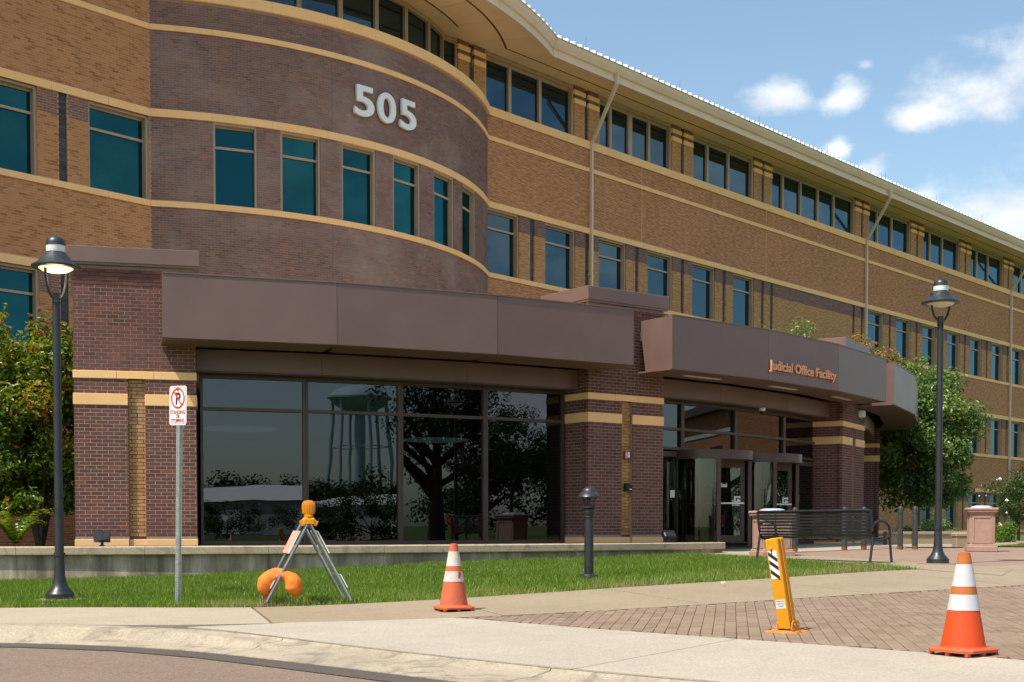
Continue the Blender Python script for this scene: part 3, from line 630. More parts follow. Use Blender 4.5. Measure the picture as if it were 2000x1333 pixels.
def brick_mesh(name, bl, mapf, mat, depth=0.012):
    B = np.array(bl); n = len(B); pr = B[:, 5]
    S = np.stack([B[:, 0], B[:, 1], B[:, 1], B[:, 0]], 1); Zc = np.stack([B[:, 2], B[:, 2], B[:, 3], B[:, 3]], 1)
    fr = mapf(S, Zc, np.repeat(pr[:, None], 4, 1)); bk = mapf(S, Zc, np.repeat(pr[:, None] - depth, 4, 1))
    V = np.concatenate([fr, bk], 1).reshape(-1, 3); b = np.arange(n)[:, None] * 8
    F = np.stack([np.concatenate([b + i for i in f], 1) for f in ((0, 1, 2, 3), (0, 4, 5, 1), (1, 5, 6, 2), (2, 6, 7, 3), (3, 7, 4, 0))], 1).reshape(-1, 4)
    return np_mesh(name, V, F, mat, np.repeat(B[:, 4], 8))
def flat_map(o, t, n):
    o, t, n = np.array(o, float), np.array(t, float), np.array(n, float)
    return lambda s, z, d: o + s[..., None] * t + d[..., None] * n + np.stack([0 * z, 0 * z, z], -1)
def cyl_map(r):
    def f(s, z, d):
        a = s / r; rr = r + d; return np.stack([rr * np.sin(a), -rr * np.cos(a), z], -1)
    return f
SRC = {}
def single_bricks(bl, mapf, mat, parent, name='brick'):
    """bricks as objects of their own, alike ones sharing a mesh"""
    for sa, sb, za, zb, t, pr in bl:
        w = round((sb - sa) / 0.012) * 0.012; ti = int(t * 7.99); key = (mat, w, ti)
        if key not in SRC:
            m = MB(); m.bbox((0, 0, 0), (w, zb - za, 0.022), 0.0025, None, (ti + 0.5) / 8); o = m.build('brick_src', mat); SRC[key] = o.data; bpy.data.objects.remove(o)
        P = [mapf(np.array(s), np.array((za + zb) / 2), np.array(d)) for s, d in ((sa, pr), (sb, pr), ((sa + sb) / 2, pr - 0.011), ((sa + sb) / 2, pr))]
        tx = Vector(P[1] - P[0]).normalized(); nz = Vector(P[3] - P[2]).normalized(); ty = nz.cross(tx)
        m = Matrix((tx, ty, nz)).transposed().to_4x4(); m.translation = Vector(P[2])
        o = bpy.data.objects.new(name, SRC[key]); COL.objects.link(o); o.parent = parent; o.matrix_parent_inverse = Matrix.Translation(-parent.location) if parent.parent is None else Matrix(); o.matrix_basis = m
# ---------------------------------------------------------------- the office building
TF = 9.382; YF = -TF; RB = 11.667; HX = 6.935; AB = math.degrees(math.asin(HX / RB))
ZA, ZA2, ZB, ZB2, ZC, ZC2, ZD, ZD2, ZE, ZE2, ZF_, ZF2, ZG, ZG2 = 15.13, 14.82, 14.09, 13.93, 11.73, 11.51, 9.17, 9.0, 7.0, 6.78, 4.44, 4.27, 2.27, 2.05
ZS = 17.115; ZTOP = 17.1; XL, XR = -45.0, 82.0
bld = thing('office_building', 'tan brick four-storey office block with curved dark brick bay, numbered 505', 'building', (0, YF, -0.6))
def part(mb, name, mat, smooth=False, parent=None): return mb.build(name, mat, parent or bld, smooth, True)
def wall(x0, x1, z0, z1, mat='wall_tan', y=YF, th=0.4, name='wall'):
    m = MB(); m.span((x0, y, z0), (x1, y + th, z1)); return part(m, name, mat)
# body behind (keeps the sun off this side)
m = MB(); m.span((XL, YF + 0.6, -1.2), (XR, 14, 17.0)); part(m, 'core', 'interior_dark')
# roof: white standing-seam metal, rising from the eave
YE = -10.79
def eave_y(x):
    if abs(x) < 8.96: return 8.73 - math.sqrt(21.46 ** 2 - x * x)
    return YE
epts = [XL] + [-8.96 + 17.92 * i / 28 for i in range(29)] + [XR]
m = MB(); vs = []
for x in epts:
    e = eave_y(x); vs += [(x, e - 0.16, 17.70), (x, e + 3.4, 18.9), (x, 2.5, 21.2), (x, 14.5, 17.7)]
m.add(vs, [(i * 4 + j, i * 4 + j + 1, (i + 1) * 4 + j + 1, (i + 1) * 4 + j) for i in range(len(epts) - 1) for j in range(3)]); roof = part(m, 'roof', 'roof_white')
rib = MB(); rib.add([(-.05, 0, 0), (.05, 0, 0), (.05, 3.6, 1.2), (-.05, 3.6, 1.2), (-.05, 0, .13), (.05, 0, .13), (.05, 3.6, 1.33), (-.05, 3.6, 1.33)], [(0, 1, 5, 4), (4, 5, 6, 7), (0, 4, 7, 3), (1, 2, 6, 5)])
o = rib.build('rib_src', 'roof_white'); rd = o.data; bpy.data.objects.remove(o)
x = -8.8
def wchild(o, loc, parent=bld, rz=0.0):
    COL.objects.link(o); o.parent = parent; o.matrix_parent_inverse = Matrix.Translation(-parent.location) if parent.parent is None else Matrix(); o.location = loc; o.rotation_euler = (0, 0, rz); return o
k = 0
while x < 70:
    wchild(bpy.data.objects.new('roof_rib', rd), (x, eave_y(x) - 0.20, 17.71), roof); x += 0.40 if x < 30 else 0.42; k += 1
for u in [4.6, 10.83, 16.95, 23.11, 29.32, 35.44, 41.65, 47.88, 54.1, 60.3]:
    m = MB(); m.tube([(u, eave_y(u), 17.72), (u, eave_y(u), 18.28)], [0.012, 0.006], 6); m.box((u, eave_y(u), 17.76), (0.07, 0.07, 0.05)); part(m, 'lightning_rod', 'grey_plastic')
# eave trim in lengths: lip, recess, gutter
prof_lip = [(0.0, 17.09), (0.0, 17.235), (0.06, 17.235), (0.06, 17.13), (0.30, 17.13), (0.30, 17.09)]
prof_mid = [(0.05, 17.235), (0.02, 17.36), (0.30, 17.36), (0.30, 17.235)]
prof_gut = [(0.0, 17.362), (-0.05, 17.40), (-0.13, 17.56), (-0.17, 17.70), (-0.19, 17.712), (0.1, 17.712), (0.1, 17.362)]
def sweep(prof, xa, xb, n, name, mat, tone=0.5):
    m = MB(); N_ = len(prof); vs = []
    for i in range(n + 1):
        x = xa + (xb - xa) * i / n; e = eave_y(x); vs += [(x, e + d, z) for d, z in prof]
    fs = [(i * N_ + j, i * N_ + (j + 1) % N_, (i + 1) * N_ + (j + 1) % N_, (i + 1) * N_ + j) for i in range(n) for j in range(N_)] + [tuple(range(N_)), tuple(n * N_ + j for j in range(N_ - 1, -1, -1))]
    m.add(vs, fs, tone); return part(m, name, mat)
br = [XL, -30, -20, -14, -11.5, -8.97]; x = -8.96
while x < 8.9: br.append(x); x += 2.24
br += [8.96]; x = 8.96
while x < 80: x += 2.43; br.append(x)
br = sorted(set(round(b, 3) for b in br))
for a, b in zip(br[:-1], br[1:]):
    if b - a < 0.1 or b < -9.2: continue
    n = 8 if abs((a + b) / 2) < 9 else 1
    sweep(prof_lip, a + 0.006, b - 0.006, n, 'eave_trim', 'eave_cream'); sweep(prof_mid, a + 0.003, b - 0.003, n, 'eave_board', 'soffit_tan'); sweep(prof_gut, a, b - 0.002, n, 'gutter', 'eave_cream')
sweep([(-0.20, 17.712), (-0.20, 17.735), (0.05, 17.735), (0.05, 17.712)], -8.96, 8.96, 24, 'drip_edge', 'copper_green'); sweep([(-0.20, 17.712), (-0.20, 17.735), (0.05, 17.735), (0.05, 17.712)], 8.965, 80, 1, 'drip_edge', 'copper_green')
# soffit panels: two rows along the wing, split by a dark vent groove
def quad_panel(P, z, name='soffit_panel', mat='soffit_tan', th=0.02, parent=None):
    m = MB(); n = len(P); m.add([(p[0], p[1], z) for p in P] + [(p[0], p[1], z + th) for p in P], [tuple(range(n - 1, -1, -1)), tuple(range(n, 2 * n))] + [(i, (i + 1) % n, (i + 1) % n + n, i + n) for i in range(n)]); return part(m, name, mat, parent=parent)
m = MB(); m.span((XL, YE + 0.05, ZS + 0.05), (XR, YF + 0.3, ZS + 0.09)); part(m, 'soffit_backing', 'soffit_groove')
x = 9.0; stp = 2.43
while x < 80:
    quad_panel([(x + .008, YE + 0.31), (x + stp - .008, YE + 0.31), (x + stp - .008, -10.03), (x + .008, -10.03)], ZS)
    if x < 9.1: quad_panel([(8.505, -9.96), (x - 1.0 + stp - .008, -9.96), (x - 1.0 + stp - .008, YF + 0.25), (8.505, YF + 0.25)], ZS)
    else: quad_panel([(x - 1.0 + .008, -9.96), (x - 1.0 + stp - .008, -9.96), (x - 1.0 + stp - .008, YF + 0.25), (x - 1.0 + .008, YF + 0.25)], ZS)
    x += stp
# soffit under the curved eave
RO, RI, RW = 12.35, 11.15, 10.45
def arc_pt(r, a): return (r * math.sin(R(a)), -r * math.cos(R(a)))
def clampy(p): return (p[0], min(p[1], YF + 0.25))
def out_r(a):
    # radius where the ray from the bay centre meets the eave line
    lo, hi = 9.0, 16.0
    for _ in range(40):
        mid = (lo + hi) / 2; p = arc_pt(mid, a)
        if p[1] > eave_y(p[0]) + 0.31: lo = mid
        else: hi = mid
    return lo
m = MB(); vs = []; aa = [-50 + i * 2.5 for i in range(41)]
for a in aa: vs += [(*arc_pt(9.9, a), ZS + 0.06), (*arc_pt(out_r(a), a), ZS + 0.06)]
m.add(vs, [(2 * i, 2 * i + 1, 2 * i + 3, 2 * i + 2) for i in range(len(aa) - 1)]); part(m, 'soffit_backing', 'soffit_groove')
def ring_panel(r0, r1, a0, a1, n=5):
    f0 = r0 if callable(r0) else (lambda a: r0); f1 = r1 if callable(r1) else (lambda a: r1)
    As = [a0 + (a1 - a0) * i / n for i in range(n + 1)]; quad_panel([clampy(arc_pt(f1(a), a)) for a in As] + [clampy(arc_pt(f0(a), a)) for a in reversed(As)], ZS)
a = -40.4
while a < 40.3:
    b = min(a + 8.08, 40.4); ring_panel(lambda q: 10.3 if abs(q) < 26 else min(13.0, (TF - 0.25) / math.cos(R(q))), out_r, a + .06, b - .06, 8); a = b
quad_panel([(8.55, -10.03), (8.995, -10.03), (8.995, YE + .31), (8.93, YE + .31)], ZS); quad_panel([(7.79, YF + .25), (8.49, YF + .25), (8.49, -9.96)], ZS)
def vent_strip(P):
    for w0, w1, dz, mt, nm in ((-.045, .045, .006, 'soffit_groove', 'soffit_vent'), (-.07, -.045, .016, 'soffit_tan', 'vent_bead'), (.045, .07, .016, 'soffit_tan', 'vent_bead')):
        m = MB(); vs = []
        for i, p in enumerate(P):
            a_, b_ = Vector(P[max(i - 1, 0)]), Vector(P[min(i + 1, len(P) - 1)]); d = (b_ - a_).normalized(); n = Vector((-d.y, d.x)); vs += [(p[0] + n.x * w, p[1] + n.y * w, ZS - z) for w, z in ((w0, 0.001), (w0, dz), (w1, dz), (w1, 0.001))]
        m.add(vs, [(i * 4 + j, i * 4 + j + 1, (i + 1) * 4 + j + 1, (i + 1) * 4 + j) for i in range(len(P) - 1) for j in range(3)]); part(m, nm, mt)
vent_strip([arc_pt(12.35, -36 + i * 2) for i in range(37)] + [(7.6, -9.995), (20, -9.995), (40, -9.995), (80, -9.995)])
vent_strip([arc_pt(11.15, -25 + i * 2) for i in range(26)])
# ---- stone bands in separate stones
def stone_run(x0, x1, z0, z1, y=YF, proud=0.045, L=1.66, ph=0.0):
    x = x0
    while x < x1 - 0.05:
        e = min(x1, x + (L if x > x0 else L - ph)); m = MB(); m.bbox(((x + e) / 2, y - proud / 2 + 0.1, (z0 + z1) / 2), (e - x - 0.006, proud + 0.2, z1 - z0), 0.006, None, random.random()); part(m, 'stone', 'stone'); x = e
def stone_arc(r, a0, a1, z0, z1, proud=0.045, da=8.45, name='stone'):
    a = a0
    while a < a1 - 0.2:
        b = min(a1, a + da); m = MB(); n = 8; vs = []
        for i in range(n + 1):
            t = a + 0.012 + (b - a - 0.024) * i / n
            for q, z in ((r + proud - .004, z0), (r + proud, z0 + .005), (r + proud, z1 - .005), (r + proud - .006, z1), (r - 0.2, z1), (r - 0.2, z0)): vs.append((*arc_pt(q, t), z))
        m.add(vs, [(i * 6 + j, i * 6 + (j + 1) % 6, (i + 1) * 6 + (j + 1) % 6, (i + 1) * 6 + j) for i in range(n) for j in range(6)] + [tuple(range(6)), tuple(n * 6 + j for j in range(5, -1, -1))], random.random())
        part(m, name, 'stone', True); a = b
for z0, z1, pr in ((ZA2, ZA, .06), (ZB2, ZB, .04), (ZC2, ZC, .05), (ZD2, ZD, .045)):
    stone_run(HX + 0.03, 63, z0, z1, YF, pr, ph=0.6); stone_arc(RB, -AB, AB, z0, z1, pr + (0.03 if z1 == ZA else 0)); stone_run(-14.9, -HX - 0.03, z0, z1, YF, pr)
for z0, z1 in ((ZE2, ZE), (ZF2, ZF_), (ZG2, ZG)): stone_run(36.4, 63, z0, z1, YF, .045)
stone_run(-14.9, -HX, ZE2, ZE, YF, 0.045)
# ---- wing wall strips
WX0, WX1 = HX - 0.05, 80.0
for z0, z1 in ((ZB, ZA2), (ZC, ZB2)): wall(WX0, WX1, z0, z1)
wall(WX0, WX1, ZE, ZD2); wall(WX0, WX1, ZG, ZF2); wall(WX0, WX1, -1.2, -0.46); wall(WX0, 36.4, -0.46, ZG2 + .3); wall(WX0, 36.4, ZF2, ZE)
for z in (ZA, ZB, ZC, ZD, ZE, ZF_, ZG): pass
for z0, z1 in ((ZA2, ZA), (ZB2, ZB), (ZC2, ZC), (ZD2, ZD), (ZE2, ZE), (ZF2, ZF_), (ZG2, ZG)):
    wall(XL, XR, z0 + 0.004, z1 - 0.004, 'wall_tan', YF + 0.03, 0.3)
def groove(x, z0, z1, w=0.25):
    m = MB(); z = z0 + 0.005; tn = 0
    while z < z1 - 0.02:
        m.bbox((x, YF + 0.075, z + 0.029), (w, 0.03, 0.057), 0.003, None, random.random()); z += CO
    part(m, 'groove_brick', 'brick_glazed'); m = MB(); m.span((x - w / 2, YF + 0.07, z0), (x + w / 2, YF + 0.3, z1)); part(m, 'groove_backing', 'lamp_black')
def pilaster(x0, x1, z0, z1, zd, stones=False):
    """brick pilaster: tan shaft, dark head"""
    m = MB(); m.span((x0, YF, z0), (x1, YF + 0.42, zd)); part(m, 'pilaster', 'wall_orange'); m = MB(); m.span((x0, YF - 0.002, zd), (x1, YF + 0.42, z1)); part(m, 'pilaster_head', 'wall_purple')
    if stones:
        for a, b in ((16.42, 16.61), (16.76, 16.93)):
            m = MB(); m.bbox(((x0 + x1) / 2, YF + 0.16, (a + b) / 2), (x1 - x0 + .05, 0.40, b - a), 0.006, None, random.random()); part(m, 'stone', 'stone')
def window(x0, x1, z0, z1, transom=None, mull=(), wide=None, glass='window_glass', fr=0.065, rec=0.24, y=YF):
    """frame with jambs, head, sill, bars; each pane a piece of its own"""
    m = MB(); ya, yb = y + 0.05, y + rec + 0.05
    m.span((x0, ya, z0), (x0 + fr, yb, z1)); m.span((x1 - fr, ya, z0), (x1, yb, z1)); m.span((x0 + fr, ya, z1 - fr * 1.1), (x1 - fr, yb, z1)); m.span((x0 + fr, ya + .1, z0), (x1 - fr, yb, z0 + 0.03))
    m.span((x0 + fr, y + rec - 0.05, z1 - fr * 2.0), (x1 - fr, yb, z1 - fr * 1.1))
    cuts = [x0 + fr] 
    for i, c in enumerate(mull):
        w = 0.075 if not (wide is not None and i == wide) else 0.13
        m.span((c - w, y + rec - 0.10, z0 + .03), (c + w, yb, z1 - fr * 2.0)); cuts += [c - w, c + w]
    cuts.append(x1 - fr); zc = [z0 + 0.03]
    if transom: m.span((x0 + fr, y + rec - 0.06, transom - .035), (x1 - fr, yb, transom + .035)); zc += [transom - .035, transom + .035]
    zc.append(z1 - fr * 2.0); w_ = part(m, 'window', 'frame_taupe')
    for i in range(0, len(cuts), 2):
        for j in range(0, len(zc), 2):
            p = MB(); p.box(((cuts[i] + cuts[i + 1]) / 2, y + rec + 0.012, (zc[j] + zc[j + 1]) / 2), (cuts[i + 1] - cuts[i], 0.02, zc[j + 1] - zc[j]), rotz(random.gauss(0, 0.0016)) @ Matrix.Rotation(random.gauss(0, .0012), 3, 'X')); part(p, 'pane', glass, parent=w_)
    return w_
W1 = [6.84 + 3.283 * i for i in range(6)]; W2 = [36.46 + 3.335 * i for i in range(12)]; WW = 1.80
def row(z0, z1, tr, zd, starts, x_end=None):
    for i, s in enumerate(starts):
        window(s, s + WW, z0, z1, tr, glass='wing_glass')
        nx = s + (starts[1] - starts[0]); a, b = s + WW, nx; mid = (a + b) / 2
        if i == len(starts) - 1 and x_end is not None: continue
        pilaster(a, mid - .125, z0, z1, zd); pilaster(mid + .125, b, z0, z1, zd); groove(mid, z0, z1)
row(ZD, ZC2, 10.83, 10.90, W1, 0)
# blank bay between the two groups of windows
for a, b in ((25.06, 25.68), (25.93, 26.5), (26.75, 34.72), (34.97, 35.65), (35.9, 36.46)): pilaster(a, b, ZD, ZC2, 10.90)
for c in (25.805, 26.625, 34.845, 35.775): groove(c, ZD, ZC2)
row(ZD, ZC2, 10.83, 10.90, W2[:9])
row(ZF_, ZE2, 6.10, 6.17, W2[2:9]); row(-0.29, ZG2, 1.38, 1.45, W2[2:8])
wall(36.4, W2[2] , ZF_, ZE2, 'wall_orange'); wall(36.4, W2[2], -.29, ZG2, 'wall_orange'); wall(36.4, WX1, -0.46, -0.29, 'stone', YF - 0.03)
TW = [(6.80, 11.86, 3, None), (13.37, 18.42, 4, 1), (19.96, 24.99, 3, None), (26.56, 34.94, 5, None), (36.46, 41.51, 3, None), (43.13, 48.18, 3, None), (49.76, 54.9, 3, None), (56.5, 61.6, 3, None), (63.1, 68.2, 3, None)]
TWm = [[8.27, 9.97], [14.31, 15.63, 16.94], [21.32, 23.02], [27.82, 29.51, 31.23, 32.87], [37.7, 39.41], [44.28, 45.96], [50.96, 52.71], [58.2, 59.9], [64.8, 66.5]]
prev = 5.43
for (a, b, n, wd), mu in zip(TW, TWm):
    window(a, b, ZA, ZS - 0.02, None, mu, wd, 'attic_glass', 0.12, 0.22)
    mid = (prev + a) / 2; pilaster(prev, mid - .12, ZA, ZS - .01, 16.93, True); pilaster(mid + .12, a, ZA, ZS - .01, 16.93, True); groove(mid, ZA, ZS - .01, 0.24)
    m = MB(); m.span((prev, YF - 0.002, 16.612), (mid - .12, YF + .3, 16.758)); m.span((mid + .12, YF - 0.002, 16.612), (a, YF + .3, 16.758)); part(m, 'pilaster_band', 'wall_purple'); prev = b
wall(68.2, WX1, ZA, ZS); 
# downspouts with elbows
for u in (12.82, 36.06, 56.0):
    m = MB(); y0 = YE - 0.10; pts = [(u - .2, y0, 17.45), (u - .2, y0, 17.02), (u, YF - 0.09, 15.02), (u, YF - 0.09, -0.5)]
    m.tube(pts, 0.088, 4, None, 0.85, (0, 1, 0)); part(m, 'downspout', 'downspout_paint')
    for z in (13.2, 9.9, 6.2, 2.6):
        m = MB(); m.box((u, YF - 0.06, z), (0.19, 0.16, 0.05)); part(m, 'pipe_clip', 'downspout_paint')
for u, z0, z1 in ((16.26, ZC, ZA2), (26.1, ZC, ZA2)):
    m = MB(); m.box((u, YF - 0.001, (z0 + z1) / 2), (0.014, 0.008, z1 - z0)); part(m, 'control_joint', 'stone')
# ---- left wall: real bricks, dark-headed pilasters
LW = [(-8.84, -6.985), (-12.12, -10.31), (-15.4, -13.59)]
holes = []
for a, b in LW: holes += [(a, b, ZD, ZC2), (a, b, ZF_, ZE2)]
for gx in (-9.575, -12.855): holes += [(gx - .125, gx + .125, ZD, ZC2), (gx - .125, gx + .125, ZF_, ZE2)]
for z0, z1 in ((ZA2, ZA), (ZB2, ZB), (ZC2, ZC), (ZD2, ZD), (ZE2, ZE), (ZF2, ZF_)): holes.append((-20, 0, z0, z1))
fm = flat_map((0, YF, 0), (1, 0, 0), (0, -1, 0))
bl = lay(-14.9, -HX - 0.012, 3.0, 16.9, holes, 0.03, (0.55, 0.26))
dark = [b for b in bl if (10.88 < b[2] < ZC2 or 6.15 < b[2] < ZE2) and b[1] > -20 and (10.88 < b[2] or True) and (ZD < b[2] < ZC2 or ZF_ < b[2] < ZE2)]
ds = set(dark); light = [b for b in bl if b not in ds]
near = [b for b in light if -11.35 < b[0] < -7.0 and 7.0 < b[2] < ZD2 and b[1] - b[0] > 0.15]; near.sort(key=lambda b: -b[0] + b[2]); near = near[:300]; ns = set(near)
lw = MB()
for z0, z1 in ((2.9, ZF_), (ZE2, ZD), (ZC2, 17.0)): lw.span((-15, YF + 0.0035, z0), (-HX + 0.05, YF + 0.3, z1))
for z0, z1 in ((ZD, ZC2), (ZF_, ZE2)):
    for a, b in ((-10.31, -9.70), (-9.45, -8.84), (-13.59, -12.98), (-12.73, -12.12), (-6.985, -6.90)): lw.span((a, YF + 0.0035, z0), (b, YF + 0.3, z1))
leftw = part(lw, 'wall', 'mortar_tan')
o = link('brick_courses', brick_mesh('brick_courses', [b for b in light if b not in ns], fm, 'brick_tan'), bld, True); o['kind'] = 'stuff'
o = link('brick_courses', brick_mesh('brick_courses', dark, fm, 'brick_purple'), bld, True); o['kind'] = 'stuff'
single_bricks(near, fm, 'brick_tan', bld)
for a, b in LW:
    window(a, b, ZD, ZC2, 10.83); window(a, b, ZF_, ZE2, 6.10)
for gx in (-9.575, -12.855): groove(gx, ZD, ZC2); groove(gx, ZF_, ZE2)
m = MB(); m.span((-15, YF + 0.33, 2.9), (-HX, YF + 0.5, 17)); part(m, 'wall_core', 'interior_dark')
wall(XL, -15, -1.2, 17.0); wall(-15, -HX, -1.2, 2.95)
# ---- the bay: curved dark brick, six windows
BW = [(-27.98, -21.78), (-18.39, -12.09), (-8.67, -2.37), (1.10, 7.28), (10.91, 16.94), (20.61, 25.95)]
BW = [((a + b) / 2 - 3.1, (a + b) / 2 + 3.1) for a, b in BW]
S = lambda a: R(a) * RB
holes = [(S(a), S(b), ZD, ZC2) for a, b in BW] + [(-20, 20, z0, z1) for z0, z1 in ((ZA2, ZA), (ZB2, ZB), (ZC2, ZC), (ZD2, ZD))]
for ja in (-10.2, 9.44, -29.5, 29):
    if ja in (-10.2, 9.44): holes += [(S(ja) - .007, S(ja) + .007, 3, ZD2), (S(ja) - .007, S(ja) + .007, ZC, ZA2)]
cm = cyl_map(RB)
o = link('brick_courses', brick_mesh('brick_courses', lay(S(-AB), S(AB), 2.0, ZA2, holes, 0.02, (0.45, 0.27)), cm, 'brick_purple'), bld, True); o['kind'] = 'stuff'
def cyl_wall(r, a0, a1, z0, z1, mat, th=0.3, name='wall', n=None, parent=None):
    n = n or max(2, int(abs(a1 - a0) / 1.5)); m = MB(); vs = []
    for i in range(n + 1):
        t = a0 + (a1 - a0) * i / n
        for q, z in ((r, z0), (r, z1), (r - th, z1), (r - th, z0)): vs.append((*arc_pt(q, t), z))
    m.add(vs, [(i * 4 + j, i * 4 + (j + 1) % 4, (i + 1) * 4 + (j + 1) % 4, (i + 1) * 4 + j) for i in range(n) for j in range(4)] + [(0, 1, 2, 3), (n * 4 + 3, n * 4 + 2, n * 4 + 1, n * 4)]); return part(m, name, mat, True, parent)
cyl_wall(RB - 0.0035, -AB, AB, 1.5, ZD - .01, 'mortar', name='bay_wall'); cyl_wall(RB - 0.0035, -AB, AB, ZC2 + .01, ZA - .01, 'mortar', name='bay_wall')
edges = [-AB] + [v for w in BW for v in w] + [AB]
for a, b in zip(edges[0::2], edges[1::2]):
    cyl_wall(RB - 0.0035, a, b, ZD - .01, ZC2 + .01, 'mortar', 0.35, 'bay_pier'); cyl_wall(RB - 0.012, a - .02, a + .05, ZD, ZC2, 'wall_purple', 0.3, 'bay_reveal', 1); cyl_wall(RB - 0.012, b - .05, b + .02, ZD, ZC2, 'wall_purple', 0.3, 'bay_reveal', 1)
for ja in (-10.2, 9.44):
    m = MB(); m.box((*arc_pt(RB - 0.003, ja), 6.0), (0.012, 0.01, 6.0), rotz(R(ja))); m.box((*arc_pt(RB - 0.003, ja), (ZC + ZA2) / 2), (0.012, 0.01, ZA2 - ZC), rotz(R(ja))); part(m, 'control_joint', 'grey_plastic')
cyl_wall(RB - 0.6, -AB, AB, 1.5, ZA - 0.02, 'interior_dark', 0.2, 'bay_core')
def bay_window(a, b):
    mid = (a + b) / 2; M_ = rotz(R(mid)); hw = RB * math.sin(R((b - a) / 2)); base = Vector((*arc_pt(RB * math.cos(R((b - a) / 2)), mid), 0))
    def W(x, y, z): return base + M_ @ Vector((x, y, z))
    m = MB(); fr = .065
    def sp(x0, y0, z0, x1, y1, z1): m.box(W((x0 + x1) / 2, (y0 + y1) / 2, (z0 + z1) / 2), (abs(x1 - x0), abs(y1 - y0), abs(z1 - z0)), M_)
    sp(-hw, .03, ZD, -hw + fr, .28, ZC2); sp(hw - fr, .03, ZD, hw, .28, ZC2); sp(-hw + fr, .03, ZC2 - .07, hw - fr, .28, ZC2); sp(-hw + fr, .16, ZC2 - .12, hw - fr, .28, ZC2 - .07); sp(-hw + fr, .1, ZD, hw - fr, .28, ZD + .03); sp(-hw + fr, .15, 10.795, hw - fr, .28, 10.865)
    w = part(m, 'window', 'frame_taupe')
    for z0, z1 in ((ZD + .03, 10.795), (10.865, ZC2 - .12)):
        p = MB(); p.box(W(0, .215, (z0 + z1) / 2), (2 * hw - 2 * fr, .02, z1 - z0), M_ @ rotz(random.gauss(0, .002))); part(p, 'pane', 'window_glass', parent=w)
for a, b in BW: bay_window(a, b)
# ---- attic ribbon above the bay
cyl_wall(RB - 0.02, -AB, AB, ZA - .03, ZA - 0.004, 'stone', 1.6, 'bay_ledge')
MU = [-20.75, -12.7, -4.7, 3.35, 11.4, 19.4]; ends = [-26.2] + MU + [26.2]
for a, b in zip(ends[:-1], ends[1:]):
    M_ = rotz(R((a + b) / 2)); L_ = 2 * RW * math.sin(R((b - a) / 2)); c = arc_pt(RW * math.cos(R((b - a) / 2)), (a + b) / 2)
    m = MB()
    for s, w in ((-1, .07), (1, .07)): m.box(Vector((*c, (ZA + ZS) / 2)) + M_ @ Vector((s * (L_ / 2 - .035), 0, 0)), (w, .16, ZS - ZA - .02), M_)
    m.box(Vector((*c, ZS - .09)), (L_ - .14, .16, .14), M_); m.box(Vector((*c, ZA + .04)), (L_ - .14, .16, .08), M_); w = part(m, 'window', 'frame_taupe')
    p = MB(); p.box(Vector((*c, (ZA + ZS) / 2)) + M_ @ Vector((0, .04, 0)), (L_ - .14, .02, ZS - ZA - .24), M_ @ rotz(random.gauss(0, .002))); part(p, 'pane', 'attic_glass', parent=w)
for s in (1, -1):
    x0, x1 = sorted((s * 4.60, s * 5.43)); window(x0, x1, ZA, ZS - .02, None, (), None, 'attic_glass', .09, .12)
# ---- the big numerals
for body, ang, w in (('5', -4.9, 1), ('0', -.62, 1), ('5', 3.85, 1)):
    me = text_mesh(body, 1.30, 0.045, 0.026, 1.0, align='CENTER'); zs = [v.co.y for v in me.vertices]; k = 0.92 / (max(zs) - min(zs)); y0 = min(zs)
    xsv = [v.co.x for v in me.vertices]; cx = (max(xsv) + min(xsv)) / 2; kx = 0.735 / (max(xsv) - min(xsv))
    for v in me.vertices: v.co = Vector(((v.co.x - cx) * kx, -v.co.z, (v.co.y - y0) * k))
    me.materials.clear(); me.materials.append(MATS['white_paint']); fix_normals(me)
    o = bpy.data.objects.new('numeral', me); wchild(o, Vector((*arc_pt(RB + 0.085, ang), 12.39)), bld, R(ang)); o['label'] = 'white raised numeral ' + body
